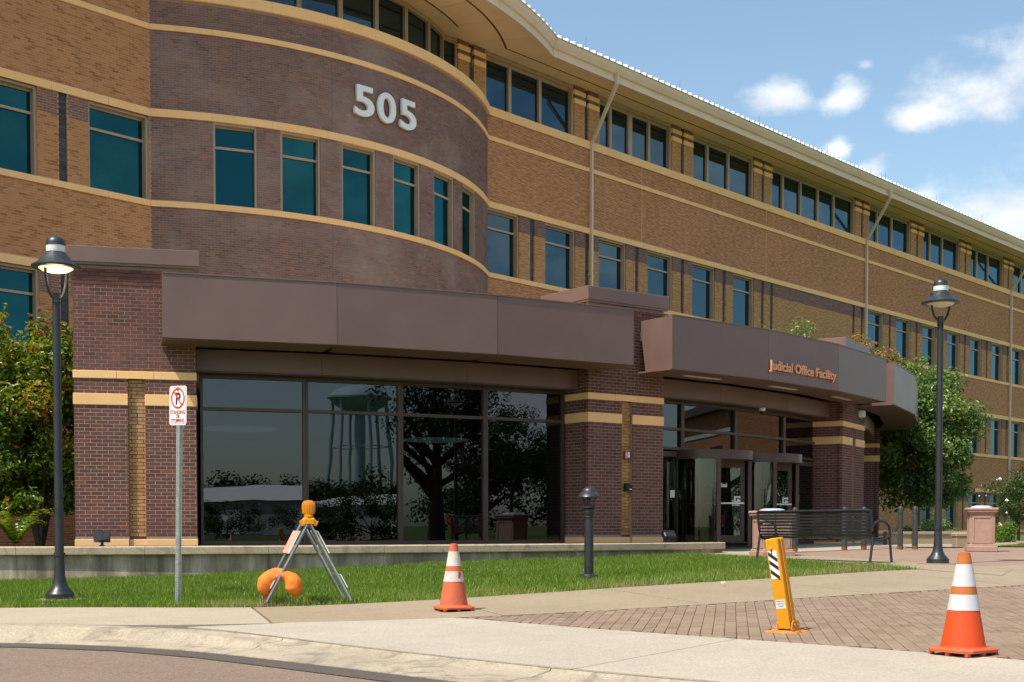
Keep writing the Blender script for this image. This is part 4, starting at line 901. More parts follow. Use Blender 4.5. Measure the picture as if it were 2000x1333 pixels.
# ---------------------------------------------------------------- entrance pavilion
pvl = thing('entrance_pavilion', 'low curved entrance pavilion of dark brick piers under a brown metal fascia', 'pavilion', (0, -25.0, -0.5))
def pp(mb, name, mat, smooth=False, parent=None): return mb.build(name, mat, parent or pvl, smooth, True)
RP, RF, RG = 25.326, 26.36, 24.55; FT, FB = 4.376, 3.266; PW = 2.13
PIERS = [-34.82, -11.62, 11.75, 34.9]
def frame(ang, r):
    """local axes on the ring: origin, right, outward"""
    o = pol(ang, r); t = Vector((math.cos(R(ang)), math.sin(R(ang)), 0)); n = Vector((math.sin(R(ang)), -math.cos(R(ang)), 0)); return o, t, n
ZP0 = -0.37; B1, B2 = (2.645, 2.78), (2.17, 2.37); SX0, SX1 = -PW / 2 + 0.437 * PW, -PW / 2 + 0.578 * PW
first = True
for pi_, ang in enumerate(PIERS):
    o, t, n = frame(ang, RP); hw = PW / 2; zb = ZP0 if pi_ < 2 else -0.56
    M_ = rotz(R(ang))
    def loc(x, d, z): return o + t * x + n * d + Vector((0, 0, z))
    core = MB(); depth = 1.5
    core.box(loc(0, -depth / 2 - 0.082, (zb + 4.68) / 2), (PW - 0.003, depth - .14, 4.68 - zb), M_)
    for xa, xb, z0_, z1_ in ((-hw + .0015, SX0, zb, B1[0]), (SX1, hw - .0015, zb, B1[0]), (-hw + .0015, hw - .0015, B1[0], 4.68)):
        core.box(loc((xa + xb) / 2, -0.0418, (z0_ + z1_) / 2), (xb - xa, 0.0805, z1_ - z0_), M_)
    pier = pp(core, 'pier', 'mortar')
    front = flat_map(o, t, n); holes = [(-3, 3, *B1), (-3, 3, *B2), (SX0, SX1, -2, B1[0])]
    bl = lay(-hw, hw, zb + 0.115, 4.67, holes, 0.03, (0.42, 0.26))
    for q in range(len(bl)):                      # the top courses step out a little
        b = bl[q]; k = max(0, int((b[2] - 4.27) / CO) + 1) if b[2] > 4.27 else 0
        if k: bl[q] = (b[0] - (0.008 * k if b[0] < -hw + .01 else 0), b[1], b[2], b[3], b[4], b[5] + 0.008 * k)
    strip = lay(SX0 + .004, SX1 - .004, zb + 0.115, B1[0], (), SX0 + .06, (0.5, 0.25)); strip = [(a, b, c, d, e, f - 0.07) for a, b, c, d, e, f in strip]
    if pi_ == 0:
        vis = [b for b in bl if b[1] - b[0] > 0.09 and b[2] < 3.3]; vis.sort(key=lambda b: abs(b[2] - 1.25)); vis = vis[:300]; vs_ = set(vis)
        single_bricks(vis, front, 'brick_pier', pvl); bl = [b for b in bl if b not in vs_]
    # side faces back to the glazing
    lmap = flat_map(o - t * hw, -n, -t); rmap = flat_map(o + t * hw, -n, t)
    sd = lay(0.0, 1.45, zb + 0.115, 4.67, [(-3, 3, *B1), (-3, 3, *B2)], -0.05, (0.42, 0.26))
    for nm, lst, mp_, mt in (('brick_courses', bl, front, 'brick_pier'), ('brick_courses', sd, lmap, 'brick_pier'), ('brick_courses', sd, rmap, 'brick_pier'), ('strip_bricks', strip, front, 'brick_orange')):
        w = link(nm, brick_mesh(nm, lst, mp_, mt, 0.014), pvl, True); w['kind'] = 'stuff'
    # recess behind the strip: dark side cheeks are the mortar core; cut by setting bricks back
    for (za, zc) in (B1, B2):
        spans = [(-hw - .012, -hw + .74), (-hw + .746, -hw + 1.39), (-hw + 1.396, hw + .012)] if za == B1[0] else [(-hw - .012, SX0), (SX1, hw + .012)]
        for a, b in spans:
            m = MB(); m.bbox(loc((a + b) / 2, -0.744, (za + zc) / 2), (b - a, 1.52, zc - za), 0.005, M_, random.random()); pp(m, 'stone', 'stone')
    for a, b in ((-hw - .01, SX0), (SX0 + .003, SX1 - .003), (SX1, hw + .01)):
        m = MB(); dd = -0.05 if a > -hw and b < hw else 0.0; m.bbox(loc((a + b) / 2, -0.74 + dd, zb + .055), (b - a, 1.5, 0.115), 0.005, M_, random.random()); pp(m, 'plinth_stone', 'stone')
    m = MB(); m.bbox(loc(0, -0.72, 4.84), (PW + .16, 1.62, .275), 0.008, M_); pp(m, 'pier_cap', 'brown_metal'); m = MB(); m.box(loc(0, -0.72, 4.682), (PW + .13, 1.58, .05), M_); pp(m, 'cap_drip', 'brown_metal')
# fascia: flat facets with fine joints, soffit and lower beam
FJ = [[-33.69, -27.05, -20.17, -13.16], [-10.85, -3.94, 3.03, 10.4], [12.23, 19.73, 26.9, 33.7]]
def facet(r0, a0, a1, z0, z1, th, name, mat, gap=0.004, parent=None, r1=None):
    A, B = pol(a0, r0), pol(a1, r0 if r1 is None else r1); d = (B - A).normalized(); n = Vector((d.y, -d.x, 0)); A = A + d * gap; B = B - d * gap
    P = [A, B, B - n * th, A - n * th]; m = MB(); m.add([(p.x, p.y, z0) for p in P] + [(p.x, p.y, z1) for p in P], [(0, 1, 2, 3), (7, 6, 5, 4), (0, 4, 5, 1), (1, 5, 6, 2), (2, 6, 7, 3), (3, 7, 4, 0)]); return pp(m, name, mat, parent=parent)
def slab_ring(r0, r1, a0, a1, z0, z1, name, mat, n=None, parent=None):
    n = n or max(1, int((a1 - a0) / 3)); m = MB(); vs = []
    for i in range(n + 1):
        a = a0 + (a1 - a0) * i / n; vs += [pol(a, r0, z0), pol(a, r1, z0), pol(a, r1, z1), pol(a, r0, z1)]
    m.add(vs, [(i * 4 + j, i * 4 + (j + 1) % 4, (i + 1) * 4 + (j + 1) % 4, (i + 1) * 4 + j) for i in range(n) for j in range(4)] + [(0, 1, 2, 3), (n * 4 + 3, n * 4 + 2, n * 4 + 1, n * 4)]); return pp(m, name, mat, parent=parent)
for si, J in enumerate(FJ):
    for a0, a1 in zip(J[:-1], J[1:]):
        facet(RF, a0, a1, FB, FT, 0.03, 'fascia_panel', 'brown_metal')
        facet(RF - 0.035, a0, a1, FB - 0.012, FB + 0.02, 0.98, 'soffit_panel', 'brown_metal', 0.003)
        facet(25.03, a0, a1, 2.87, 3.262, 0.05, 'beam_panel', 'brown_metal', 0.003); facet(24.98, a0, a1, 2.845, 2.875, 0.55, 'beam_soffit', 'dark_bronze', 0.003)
        facet(RF + .012, a0, a1, FT, FT + .025, 0.16, 'fascia_coping', 'brown_metal', 0.002)
    for a, s in ((J[0], 1), (J[-1], -1)):          # returns at the ends, narrowing downwards against the pier
        A = pol(a, RF); back = pol(a, 25.36); back2 = pol(a, 25.55); d = Vector((math.cos(R(a)), math.sin(R(a)), 0)) * s
        m = MB(); P = [A, back, back2, A]; vs = [(A.x, A.y, FB), (back2.x, back2.y, FB), (back.x, back.y, FT), (A.x, A.y, FT)]; vs2 = [(v[0] + d.x * .03, v[1] + d.y * .03, v[2]) for v in vs]
        m.add(vs + vs2, [(0, 1, 2, 3), (7, 6, 5, 4), (0, 4, 5, 1), (1, 5, 6, 2), (2, 6, 7, 3), (3, 7, 4, 0)]); pp(m, 'fascia_return', 'brown_metal')
for a in (-11.0, ):                                # flashing at the pier
    o, t, n = frame(-11.62, RP); c = o + t * 0.87 + n * 0.03; m = MB(); m.box(c + Vector((0, 0, FT - .03)), (0.62, .04, .025), rotz(R(-11.62))); m.box(c + Vector((0, 0, FT - .09)) - t * .3, (0.025, .04, .13), rotz(R(-11.62))); pp(m, 'flashing', 'galvanised')
o, t, n = frame(PIERS[0], RP); m = MB(); m.box(o + t * 0.52 + n * .03 + Vector((0, 0, 4.25)), (.02, .05, .26), rotz(R(PIERS[0]))); pp(m, 'flashing', 'galvanised')
slab_ring(12.0, 25.2, -35.0, 35.0, 3.95, 4.15, 'roof', 'cap_concrete')
for J in FJ: slab_ring(25.2, RF - .06, J[0] + .1, J[-1] - .1, 3.95, 4.15, 'roof', 'cap_concrete', 3)
slab_ring(12.0, 24.5, -35.6, 35.6, 2.98, 3.1, 'ceiling', 'interior_dark'); slab_ring(12.0, 24.6, -35.6, 35.6, -0.75, -0.50, 'floor', 'interior_floor'); slab_ring(12.0, 12.4, -35.6, 35.6, -0.5, 3.0, 'back_wall', 'interior_dark')
for a in (-35.4, 35.4): slab_ring(11.6, 24.6, a - .35, a + .35, -1.0, 4.4, 'side_wall', 'wall_purple', 1)
slab_ring(24.4, 24.75, -33.5, -13, -1.0, ZP0 - .01, 'glazing_kerb', 'cap_concrete', 8)
# lobby glazing: frames and panes per facet
def glazing(mull, zs, glass, skip=()):
    for k, (a0, a1) in enumerate(zip(mull[:-1], mull[1:])):
        A, B = pol(a0, RG), pol(a1, RG); mid = (A + B) / 2; d = (B - A).normalized(); L_ = (B - A).length; M_ = rotz(math.atan2(d.y, d.x)); n = Vector((d.y, -d.x, 0)); m = MB(); w = 0.05
        for s in (-1, 1): m.box(mid + d * (s * (L_ / 2 - w / 2)) + Vector((0, 0, (zs[0] + zs[-1]) / 2)), (w, .13, zs[-1] - zs[0]), M_)
        for z in zs: m.box(mid + Vector((0, 0, min(max(z, zs[0] + .03), zs[-1] - .03))), (L_ - 2 * w, .12, .06), M_)
        f = pp(m, 'window', 'dark_bronze')
        for j in range(len(zs) - 1):
            if (k, j) in skip: continue
            p = MB(); p.box(mid - n * .01 + Vector((0, 0, (zs[j] + zs[j + 1]) / 2)), (L_ - 2 * w, .012, zs[j + 1] - zs[j] - .06), M_ @ rotz(random.gauss(0, .001))); pp(p, 'pane', glass, parent=f)
glazing([-32.2, -27.57, -23.1, -18.72, -14.2], [ZP0, 2.205, 2.84], 'lobby_glass')
glazing([-9.4, -5.89, -1.07, 4.5, 9.5], [-0.5, 1.76, 2.205, 2.84], 'lobby_glass', {(0, 0), (1, 0), (2, 0), (3, 0)})
glazing([14.2, 18.7, 23.1, 27.6, 32.2], [ZP0, 2.205, 2.84], 'lobby_glass')
# swing doors left and right of the revolving doors
ZD0 = -0.5
for a0, a1, hs in ((-9.25, -5.98, 1), (6.2, 9.4, -1)):
    A, B = pol(a0, RG), pol(a1, RG); mid = (A + B) / 2; d = (B - A).normalized(); L_ = (B - A).length; M_ = rotz(math.atan2(d.y, d.x)); n = Vector((d.y, -d.x, 0)); m = MB()
    for s in (-1, 1): m.box(mid + d * (s * (L_ / 2 - .06)) + Vector((0, 0, .6)), (.11, .06, 2.2), M_)
    m.box(mid + Vector((0, 0, 1.63)), (L_ - .22, .06, .12), M_); m.box(mid + Vector((0, 0, -.4)), (L_ - .22, .06, .2), M_); dr = pp(m, 'door', 'dark_bronze')
    p = MB(); p.box(mid + Vector((0, 0, .63)), (L_ - .22, .012, 1.86), M_); pp(p, 'pane', 'door_glass', parent=dr)
    h = MB(); h.tube([mid + d * (hs * (L_ / 2 - .06)) + n * .03 + Vector((0, 0, z)) for z in (.35,)] + [mid + d * (hs * (L_ / 2 - .06)) + n * .09 + Vector((0, 0, z)) for z in (.37, .68)] + [mid + d * (hs * (L_ / 2 - .06)) + n * .03 + Vector((0, 0, .70))], .014, 8); pp(h, 'handle', 'steel', True, dr)
    s_ = MB(); s_.box(mid + n * .012 + d * (hs * (L_ / 2 - .25)) + Vector((0, 0, .72)), (.15, .004, .17), M_); pp(s_, 'notice', 'sticker_white', parent=dr)
for a0, a1 in ((4.5, 6.2),):
    facet(RG, a0, a1, -0.5, 1.73, .02, 'pane', 'lobby_glass')
# revolving doors
RD = 1.06
for ang in (-3.72, 1.42):
    c = pol(ang, RG); M_ = R(ang); rd_ = bpy.data.objects.new('revolving_door', None); COL.objects.link(rd_); rd_.parent = pvl; rd_.matrix_parent_inverse = Matrix.Translation(-pvl.location); rd_.location = (c.x, c.y, ZD0); rd_.rotation_euler = (0, 0, M_ + R(8))
    m = MB(); m.lathe([(RD - .06, 2.02), (RD + .035, 2.02), (RD + .035, 2.23), (RD - .06, 2.23)], 40); m.lathe([(0.001, 2.17), (RD - .04, 2.17), (RD - .04, 2.22), (0.001, 2.22)], 40); m.build('canopy_drum', 'dark_bronze', rd_, True)
    for a0, a1 in ((135, 225), (-45, 45)):
        m = MB(); m.lathe([(RD, 0.02), (RD, 2.02)], 18, arc=(R(a0), R(a1))); m.build('curved_pane', 'door_glass', rd_, True, normals=False)
    for a in (45, 135, 225, 315):
        m = MB(); q = Vector((math.cos(R(a)), math.sin(R(a)), 0)) * RD; m.box((q.x, q.y, 1.01), (.09, .09, 2.02), rotz(R(a))); m.build('post', 'dark_bronze', rd_)
    m = MB(); m.lathe([(.04, 0), (.04, 2.17)], 12); m.build('shaft', 'dark_bronze', rd_, True)
    for a in (-41, 49, 139, 229):
        X = Vector((math.cos(R(a)), math.sin(R(a)), 0)); Mx = rotz(R(a)); m = MB(); L_ = RD - .1
        m.box(X * .10 + Vector((0, 0, 1.06)), (.10, .045, 1.96), Mx); m.box(X * (L_ - .05) + Vector((0, 0, 1.06)), (.10, .045, 1.96), Mx); m.box(X * (L_ / 2 + .025) + Vector((0, 0, 1.95)), (L_ - .25, .045, .18), Mx); m.box(X * (L_ / 2 + .025) + Vector((0, 0, .17)), (L_ - .25, .045, .18), Mx)
        wg = m.build('door_wing', 'dark_bronze', rd_)
        p = MB(); p.box(X * (L_ / 2 + .02) + Vector((0, 0, 1.06)), (L_ - .25, .01, 1.62), Mx); p.build('pane', 'door_glass', wg)
        nn = Vector((math.sin(R(a)), -math.cos(R(a)), 0)); p = MB(); p.box(X * (L_ / 2 + .05) + nn * .06 + Vector((0, 0, 1.02)), (L_ - .16, .02, .035), Mx); p.build('push_bar', 'white_paint', wg)
        p = MB(); p.box(X * .42 + nn * .012 + Vector((0, 0, 1.45)), (.2, .004, .10), Mx); p.box(X * .80 + nn * .012 + Vector((0, 0, 1.12)), (.2, .004, .14), Mx); p.build('notice', 'sticker_white', wg)
        p = MB(); p.box(X * .45 + nn * .015 + Vector((0, 0, 1.485)), (.10, .004, .035), Mx); p.box(X * .80 + nn * .015 + Vector((0, 0, 1.13)), (.12, .004, .025), Mx @ Matrix.Rotation(.2, 3, 'Y')); p.box(X * .76 + nn * .015 + Vector((0, 0, 1.105)), (.03, .004, .05), Mx); p.build('notice_print', 'text_black', wg)
# lamps recessed in the entrance soffit
for a in (-7.4, -.5, 6.6):
    o, t, n = frame(a, 25.75); m = MB(); m.box(o + Vector((0, 0, FB - .018)), (1.15, .12, .012), rotz(R(a))); pp(m, 'soffit_light', 'lens_off')
# ceiling discs inside the lobby
for x, y, z in ((-10.6, -18.6, 2.05), (-6.3, -20.2, 1.95), (-13.0, -19.0, 2.55)):
    m = MB(); m.lathe([(0.001, .0), (.75, .0), (.78, .03), (.001, .05)], 32, (x, y, z)); pp(m, 'ceiling_disc', 'ceiling_disc', True)
# raised copper lettering on the entrance fascia
me = text_mesh('Judicial Office Facility', 0.29, 0.02, 0.008, 0.9); xs_ = [v.co.x for v in me.vertices]; k = 3.02 / (max(xs_) - min(xs_))
A, B = pol(FJ[1][1], RF), pol(FJ[1][2], RF); d = (B - A).normalized(); n = Vector((d.y, -d.x, 0))
for v in me.vertices: p = A + d * (0.0 + (v.co.x - min(xs_)) * k) + n * (v.co.z + 0.028); v.co = (p.x, p.y, 3.512 + v.co.y)
me.materials.clear(); me.materials.append(MATS['letter_copper']); o = link('lettering', me, pvl, True); o['label'] = 'copper letters reading Judicial Office Facility'
# small fittings: each a thing of its own
o, t, n = frame(PIERS[1], RP); M2 = rotz(R(PIERS[1])); xs0 = (SX0 + SX1) / 2
th = thing('alarm_box', 'small red and white alarm sounder on the tan strip of a brick pier', 'alarm', o + t * (xs0 + .03) + n * (-.07) + Vector((0, 0, 1.42)), R(PIERS[1]))
m = MB(); m.bbox((0, -.035, .085), (.15, .07, .17), .01); m.build('housing', 'red_plastic', th); m = MB(); m.bbox((.005, -.08, .085), (.06, .03, .12), .008); m.build('strobe', 'lamp_white', th); m = MB(); m.box((-.06, -.073, .085), (.03, .01, .15)); m.build('trim', 'steel', th)
th = thing('key_box', 'black key box with red lamp below the alarm sounder', 'key box', o + t * (xs0 + .05) + n * (-.07) + Vector((0, 0, .73)), R(PIERS[1]))
m = MB(); m.bbox((0, -.05, .085), (.17, .10, .17), .012); m.build('housing', 'text_black', th); m = MB(); m.box((.035, -.104, .14), (.06, .012, .03)); m.build('lamp', 'red_plastic', th); m = MB(); m.box((.03, -.103, .04), (.06, .01, .025)); m.build('plate', 'sticker_white', th)
cpos = pol(0.35, 24.95, 2.83); th = thing('dome_camera', 'white dome security camera under the entrance soffit', 'camera', cpos)
m = MB(); m.lathe([(.085, .02), (.085, -.04), (.07, -.055), (.06, -.055), (0.001, -.055)], 24); m.build('housing', 'lamp_white', th, True); m = MB(); m.lathe([(.055, -.055), (.05, -.09), (.03, -.115), (.001, -.12)], 20); m.build('dome', 'text_black', th, True)
o3, t3, n3 = frame(PIERS[2], RP); th = thing('wall_light', 'pale half-round wall light on the pier right of the doors', 'wall light', o3 + t3 * .62 + Vector((0, 0, 2.98)), R(PIERS[2]))
m = MB(); m.box((0, -.02, .1), (.2, .04, .24)); m.build('backplate', 'galvanised', th); m = MB(); m.lathe([(.14, 0), (.15, .05), (.15, .17), (.12, .2), (.001, .2)], 14, arc=(R(180), R(360))); m.build('shade', 'lamp_white', th, True, normals=False)
# ---------------------------------------------------------------- retaining wall with cap
rw = thing('retaining_wall', 'low streaked concrete retaining wall with cap along the lawn', 'wall', (*pol(-30, 26.2)[:2], -1.0))
a = -62.0
while a < -7.6:
    b = min(a + 4.6, -7.4); m = MB(); n_ = 6; vs = []
    for i in range(n_ + 1):
        q = a + (b - a - 0.012) * i / n_; vs += [pol(q, 26.36, -1.35), pol(q, 26.36, -0.50), pol(q, 26.0, -.50), pol(q, 26.0, -1.35)]
    m.add(vs, [(i * 4 + j, i * 4 + (j + 1) % 4, (i + 1) * 4 + (j + 1) % 4, (i + 1) * 4 + j) for i in range(n_) for j in range(4)] + [(0, 1, 2, 3), (n_ * 4 + 3, n_ * 4 + 2, n_ * 4 + 1, n_ * 4)]); m.build('wall_panel', 'wall_concrete', rw, False, True)
    m = MB(); vs = []; pr = [(26.43, -.515), (26.44, -.50), (26.44, -.385), (26.42, -.37), (25.95, -.37), (25.95, -.515)]
    for i in range(n_ + 1):
        q = a + (b - a - 0.012) * i / n_; vs += [pol(q, r_, z) for r_, z in pr]
    m.add(vs, [(i * 6 + j, i * 6 + (j + 1) % 6, (i + 1) * 6 + (j + 1) % 6, (i + 1) * 6 + j) for i in range(n_) for j in range(6)] + [tuple(range(6)), tuple(n_ * 6 + j for j in range(5, -1, -1))]); m.build('cap_stone', 'cap_concrete', rw, False, True); a = b
# flood lights standing on the wall cap
def flood(name, label, loc, rz, tilt_):
    th = thing(name, label, 'flood light', loc, rz); m = MB(); m.tube([(0, 0, 0), (0, 0, .10)], .03, 8); m.box((0, 0, .012), (.09, .09, .024)); m.build('stand', 'lamp_black', th, True)
    m = MB(); m.bbox((0, 0, 0), (.28, .13, .17), .015, Matrix.Rotation(tilt_, 3, 'X')); m.v = [(v[0], v[1], v[2] + .17) for v in m.v]; m.build('head', 'lamp_black', th)
    m = MB(); m.box((0, -.067, 0), (.24, .006, .13), None); m.v = [tuple(Matrix.Rotation(tilt_, 3, 'X') @ Vector(v) + Vector((0, 0, .17))) for v in m.v]; m.build('lens', 'lens_off', th)
flood('flood_light', 'small black flood light at the foot of the sign-side brick pier', pol(-36.0, 26.15, -.37), R(150), R(20))
flood('flood_light', 'dark tilted flood light on the wall cap beside the left entrance door', pol(-10.6, 26.15, -.37), R(160), R(40))
# ---------------------------------------------------------------- street furniture
CAMP = Vector((-27.121, -41.485, 0)); CR = Vector((math.sin(YAW), -math.cos(YAW), 0)); CF = Vector((math.cos(YAW), math.sin(YAW), 0))
def cw(X, Z): p = CAMP + CR * X + CF * Z; return p.x, p.y
FACE = YAW - R(90)            # rotation that turns local -y towards the photographer
def street_lamp(label, x, y, yoke, lit, H=4.40):
    th = thing('street_lamp', label, 'street lamp', (x, y, g(x, y)), yoke, 'bell-shaded lamp posts'); k = H / 4.40
    m = MB(); m.lathe([(.30, -.05), (.30, .012), (.001, .012)], 32); m.build('footing', 'concrete_tan', th, True)
    m = MB(); m.lathe([(.168, .012), (.168, .075), (.158, .085), (.15, .10), (.11, .14), (.082, .20), (.066, .29), (.06, .40), (.058, .53), (.067, .535), (.067, .575), (.055, .58)], 28); m.build('base', 'lamp_black', th, True)
    m = MB(); m.lathe([(.054, .58), (.050, 2.0 * k), (.0475, 3.56 * k), (.0475, 3.60 * k), (.05, 3.605 * k), (.05, 3.62 * k), (.046, 3.625 * k), (.045, 3.72 * k), (.001, 3.72 * k)], 20); m.build('pole', 'lamp_black', th, True)
    for s in (-1, 1):
        m = MB(); pts = [(s * .035, 0, 3.66), (s * .075, 0, 3.68), (s * .115, 0, 3.74), (s * .145, 0, 3.83), (s * .16, 0, 3.93), (s * .165, 0, 4.06)]; m.tube([(a, b, c * k) for a, b, c in pts], .018, 8); m.build('yoke_arm', 'lamp_black', th, True)
    m = MB(); m.lathe([(.275, 4.025), (.286, 4.035), (.286, 4.05), (.265, 4.062), (.21, 4.10), (.165, 4.15), (.125, 4.20), (.112, 4.212), (.112, 4.216), (.001, 4.216)], 36); m.lathe([(.285, 4.036), (.21, 4.06), (.10, 4.09), (.001, 4.10)], 36); m.build('shade', 'lamp_black', th, True)
    m = MB(); m.lathe([(.108, 4.214), (.112, 4.25), (.112, 4.30)], 30); m.build('white_ring', 'lamp_white', th, True)
    m = MB(); m.lathe([(.116, 4.295), (.114, 4.33), (.10, 4.37), (.07, 4.395), (.03, 4.408), (.022, 4.418), (.001, 4.42)], 30); m.build('dome', 'lamp_black', th, True)
    m = MB(); m.lathe([(.215, 4.045), (.20, 4.02), (.15, 3.99), (.08, 3.975), (.001, 3.97)], 30); m.build('lens', 'lens_lit' if lit else 'lens_off', th, True)
    return th
x, y = cw(-5.53, 15.65); street_lamp('tall black lamp post glowing warm under its shade, on the lawn beside the no-parking sign', x, y, FACE + R(62), True)
lx, ly = x, y
x, y = cw(6.63, 19.94); street_lamp('unlit black lamp post standing beside the bench on the plaza', x, y, FACE + R(12), False, 4.53)
# lit lamp: its own light
pl = bpy.data.lights.new('lamp_glow', 'POINT'); pl.energy = 2.0; pl.color = (1, .82, .5); pl.shadow_soft_size = .1; po = bpy.data.objects.new('lamp_glow', pl); COL.objects.link(po); po.location = (lx, ly, g(lx, ly) + 3.9)
def sign_text(th, body, size, x, z, mat, xs=.8, y=-.0045, off=.001):
    me = text_mesh(body, size, .0006, off, xs, 1.0, 'CENTER')
    for v in me.vertices: v.co = Vector((v.co.x + x, y - v.co.z, v.co.y + z))
    me.materials.clear(); me.materials.append(MATS[mat]); return link('lettering', me, th)
# no-parking sign on a leaning perforated post
x, y = cw(-3.97, 15.15); ps = thing('no_parking_sign', 'leaning no-parking sign reading STANDING OR STOPPING on a perforated steel post', 'sign', (x, y, g(x, y) - .03), FACE + R(-38))
ps.rotation_euler = (R(0.5), R(2.1), FACE + R(-36))
m = MB()
for s in (-1, 1): m.box((s * .026, .012, 1.25), (.005, .032, 2.56))
m.box((0, -.002, 1.25), (.057, .005, 2.56)); m.box((-.034, .026, 1.25), (.016, .005, 2.56)); m.box((.034, .026, 1.25), (.016, .005, 2.56)); m.build('post', 'galvanised', ps)
m = MB()
for i in range(80): m.lathe([(.005, -.001), (.005, .001), (.001, .001)], 6, (0, 0, 0)); m.v[-18:] = [(v[0], -.005 + v[2], .10 + i * .03 + v[1]) for v in m.v[-18:]]
m.build('post_holes', 'text_black', ps)
def rrect(w, h, r, n=5): return [(sx * (w / 2 - r) + r * math.cos(a), sz * (h / 2 - r) + r * math.sin(a)) for sx, sz, a0 in ((1, 1, 0), (-1, 1, 90), (-1, -1, 180), (1, -1, 270)) for a in [R(a0 + 90 * i / n) for i in range(n + 1)]]
zc = 2.36; plate = MB(); plate.prism([(p[0], p[1] + zc) for p in rrect(.305, .457, .035)], -.0075, -.0055); pt = plate.build('plate', 'white_paint', ps)
m = MB(); o_, i_ = rrect(.281, .433, .028), rrect(.269, .421, .024); n_ = len(o_)
m.add([(p[0], -.0085, p[1] + zc) for p in o_ + i_], [(k, (k + 1) % n_, n_ + (k + 1) % n_, n_ + k) for k in range(n_)]); m.build('border', 'text_red', pt)
m = MB(); N_ = 40; cz = zc + .085
m.add([(r_ * math.cos(2 * math.pi * k / N_), -.0105, cz + r_ * math.sin(2 * math.pi * k / N_)) for r_ in (.122, .100) for k in range(N_)], [(k, (k + 1) % N_, N_ + (k + 1) % N_, N_ + k) for k in range(N_)])
dv = Vector((math.cos(R(-48)), 0, math.sin(R(-48)))); nv = Vector((-dv.z, 0, dv.x)) * .011; c = Vector((0, -.0115, cz)); m.add([c - dv * .106 - nv, c + dv * .106 - nv, c + dv * .106 + nv, c - dv * .106 + nv], [(0, 1, 2, 3)]); m.build('prohibition_ring', 'text_red', pt)
def ptxt(body, size, z, mat, xs, off=.0012, x=0, y=-.009):
    o = sign_text(pt, body, size, x, z, mat, xs, y, off); return o
ptxt('P', .185, cz - .066, 'text_navy', .95, .007); ptxt('STANDING', .062, zc - .098, 'text_maroon', .82); ptxt('OR', .062, zc - .147, 'text_maroon', .82); ptxt('STOPPING', .062, zc - .198, 'text_maroon', .82)
m = MB()
for z in (zc + .175, zc - .178): m.lathe([(.009, 0), (.009, .006), (.001, .008)], 8); m.v[-24:] = [(v[0], -.009 - v[2], z + v[1]) for v in m.v[-24:]]
m.build('bolts', 'text_black', pt)
# A-frame barricade with amber lamp
bx, by = cw(-2.45, 15.2); bz = g(bx, by); bar = thing('barricade', 'folding A-frame barricade with striped boards and an amber warning lamp', 'barricade', (bx, by, bz), FACE)
HT, SP, DP = .955, .50, .36; ax = Vector((-.19, .70, 0)).normalized()       # long axis runs away from the street
MA = rotz(math.atan2(ax.y, ax.x)); rt = Vector((ax.y, -ax.x, 0))
def bpt(s, d, f): return ax * d + rt * (s * SP * f) + Vector((0, 0, HT * (1 - f)))
for d in (-DP, DP):
    for s in (-1, 1):
        A, B = bpt(s, d + s * .012, -.03 if d > 0 else 0.0), bpt(s, d + s * .012, 1.02); m = MB(); m.tube([A, B], .034, 4, None, .75, ax); m.build('leg', 'grey_plastic', bar)
        e = MB(); e.tube([bpt(s, d + s * .012 - .02, .05) + Vector((0, 0, .02)), bpt(s, d + s * .012 - .02, .98) + Vector((0, 0, .02))], .012, 4); e.build('leg_edge', 'galvanised', bar)
for s in (-1, 1):
    for f0, f1 in ((.13, .40), (.66, .82)):
        A, B, C_, D_ = bpt(s, -DP - .02, f0), bpt(s, DP + .02, f0), bpt(s, DP + .02, f1), bpt(s, -DP - .02, f1); nn = (B - A).cross(D_ - A).normalized() * (-1 if s > 0 else 1)
        if nn.dot(rt * s) < 0: nn = -nn
        o1, o2 = nn * .034, nn * .046; m = MB(); m.add([A + o1, B + o1, C_ + o1, D_ + o1, A + o2, B + o2, C_ + o2, D_ + o2], [(0, 1, 2, 3), (4, 7, 6, 5), (0, 4, 5, 1), (1, 5, 6, 2), (2, 6, 7, 3), (3, 7, 4, 0)]); bd = m.build('board', 'white_paint', bar)
        m = MB(); o3 = nn * .0475; L_ = (B - A).length; nst = 4
        for q in range(nst):
            u0, u1, sk = q / nst + .0, q / nst + .13, .12
            P = [A + (B - A) * u + (D_ - A) * v + o3 for u, v in ((u0, 0), (u1, 0), (min(1, u1 + sk), 1), (min(1, u0 + sk), 1))]; m.add(P, [(0, 1, 2, 3)])
        m.build('stripes', 'barricade_orange', bd)
for d, s, f in ((-DP, -1, .66), (-DP, 1, .66)): pass
top = bpt(0, -DP, 0)
m = MB(); m.bbox(top + Vector((0, 0, .015)) + rt * -.0, (.11, .15, .075), .02, MA); m.v = [(v[0], v[1], v[2]) for v in m.v]; lb = m.build('lamp_battery_box', 'yellow_paint', bar)
for s in (-1, 1):
    m = MB(); A = top + rt * (s * .065) + Vector((0, 0, -.005)); m.box(A, (.09, .07, .06), MA @ Matrix.Rotation(s * .5, 3, 'X')); m.build('lamp_bracket', 'yellow_paint', bar)
m = MB(); m.lathe([(.05, .05), (.055, .075), (.04, .085)], 20, top); m.build('lamp_collar', 'yellow_paint', bar, True)
m = MB(); pr = [(.04, .08), (.068, .10), (.075, .15), (.075, .20), (.06, .235), (.03, .25), (.001, .252)]; N_ = 32; vs = []
for i_p, (r_, z) in enumerate(pr):
    for q in range(N_): rr = r_ * (1 + (.06 if q % 2 else -.03)) if r_ > .01 else r_; a = 2 * math.pi * q / N_; vs.append((top.x + rr * math.cos(a), top.y + rr * math.sin(a) * .62, top.z + z))
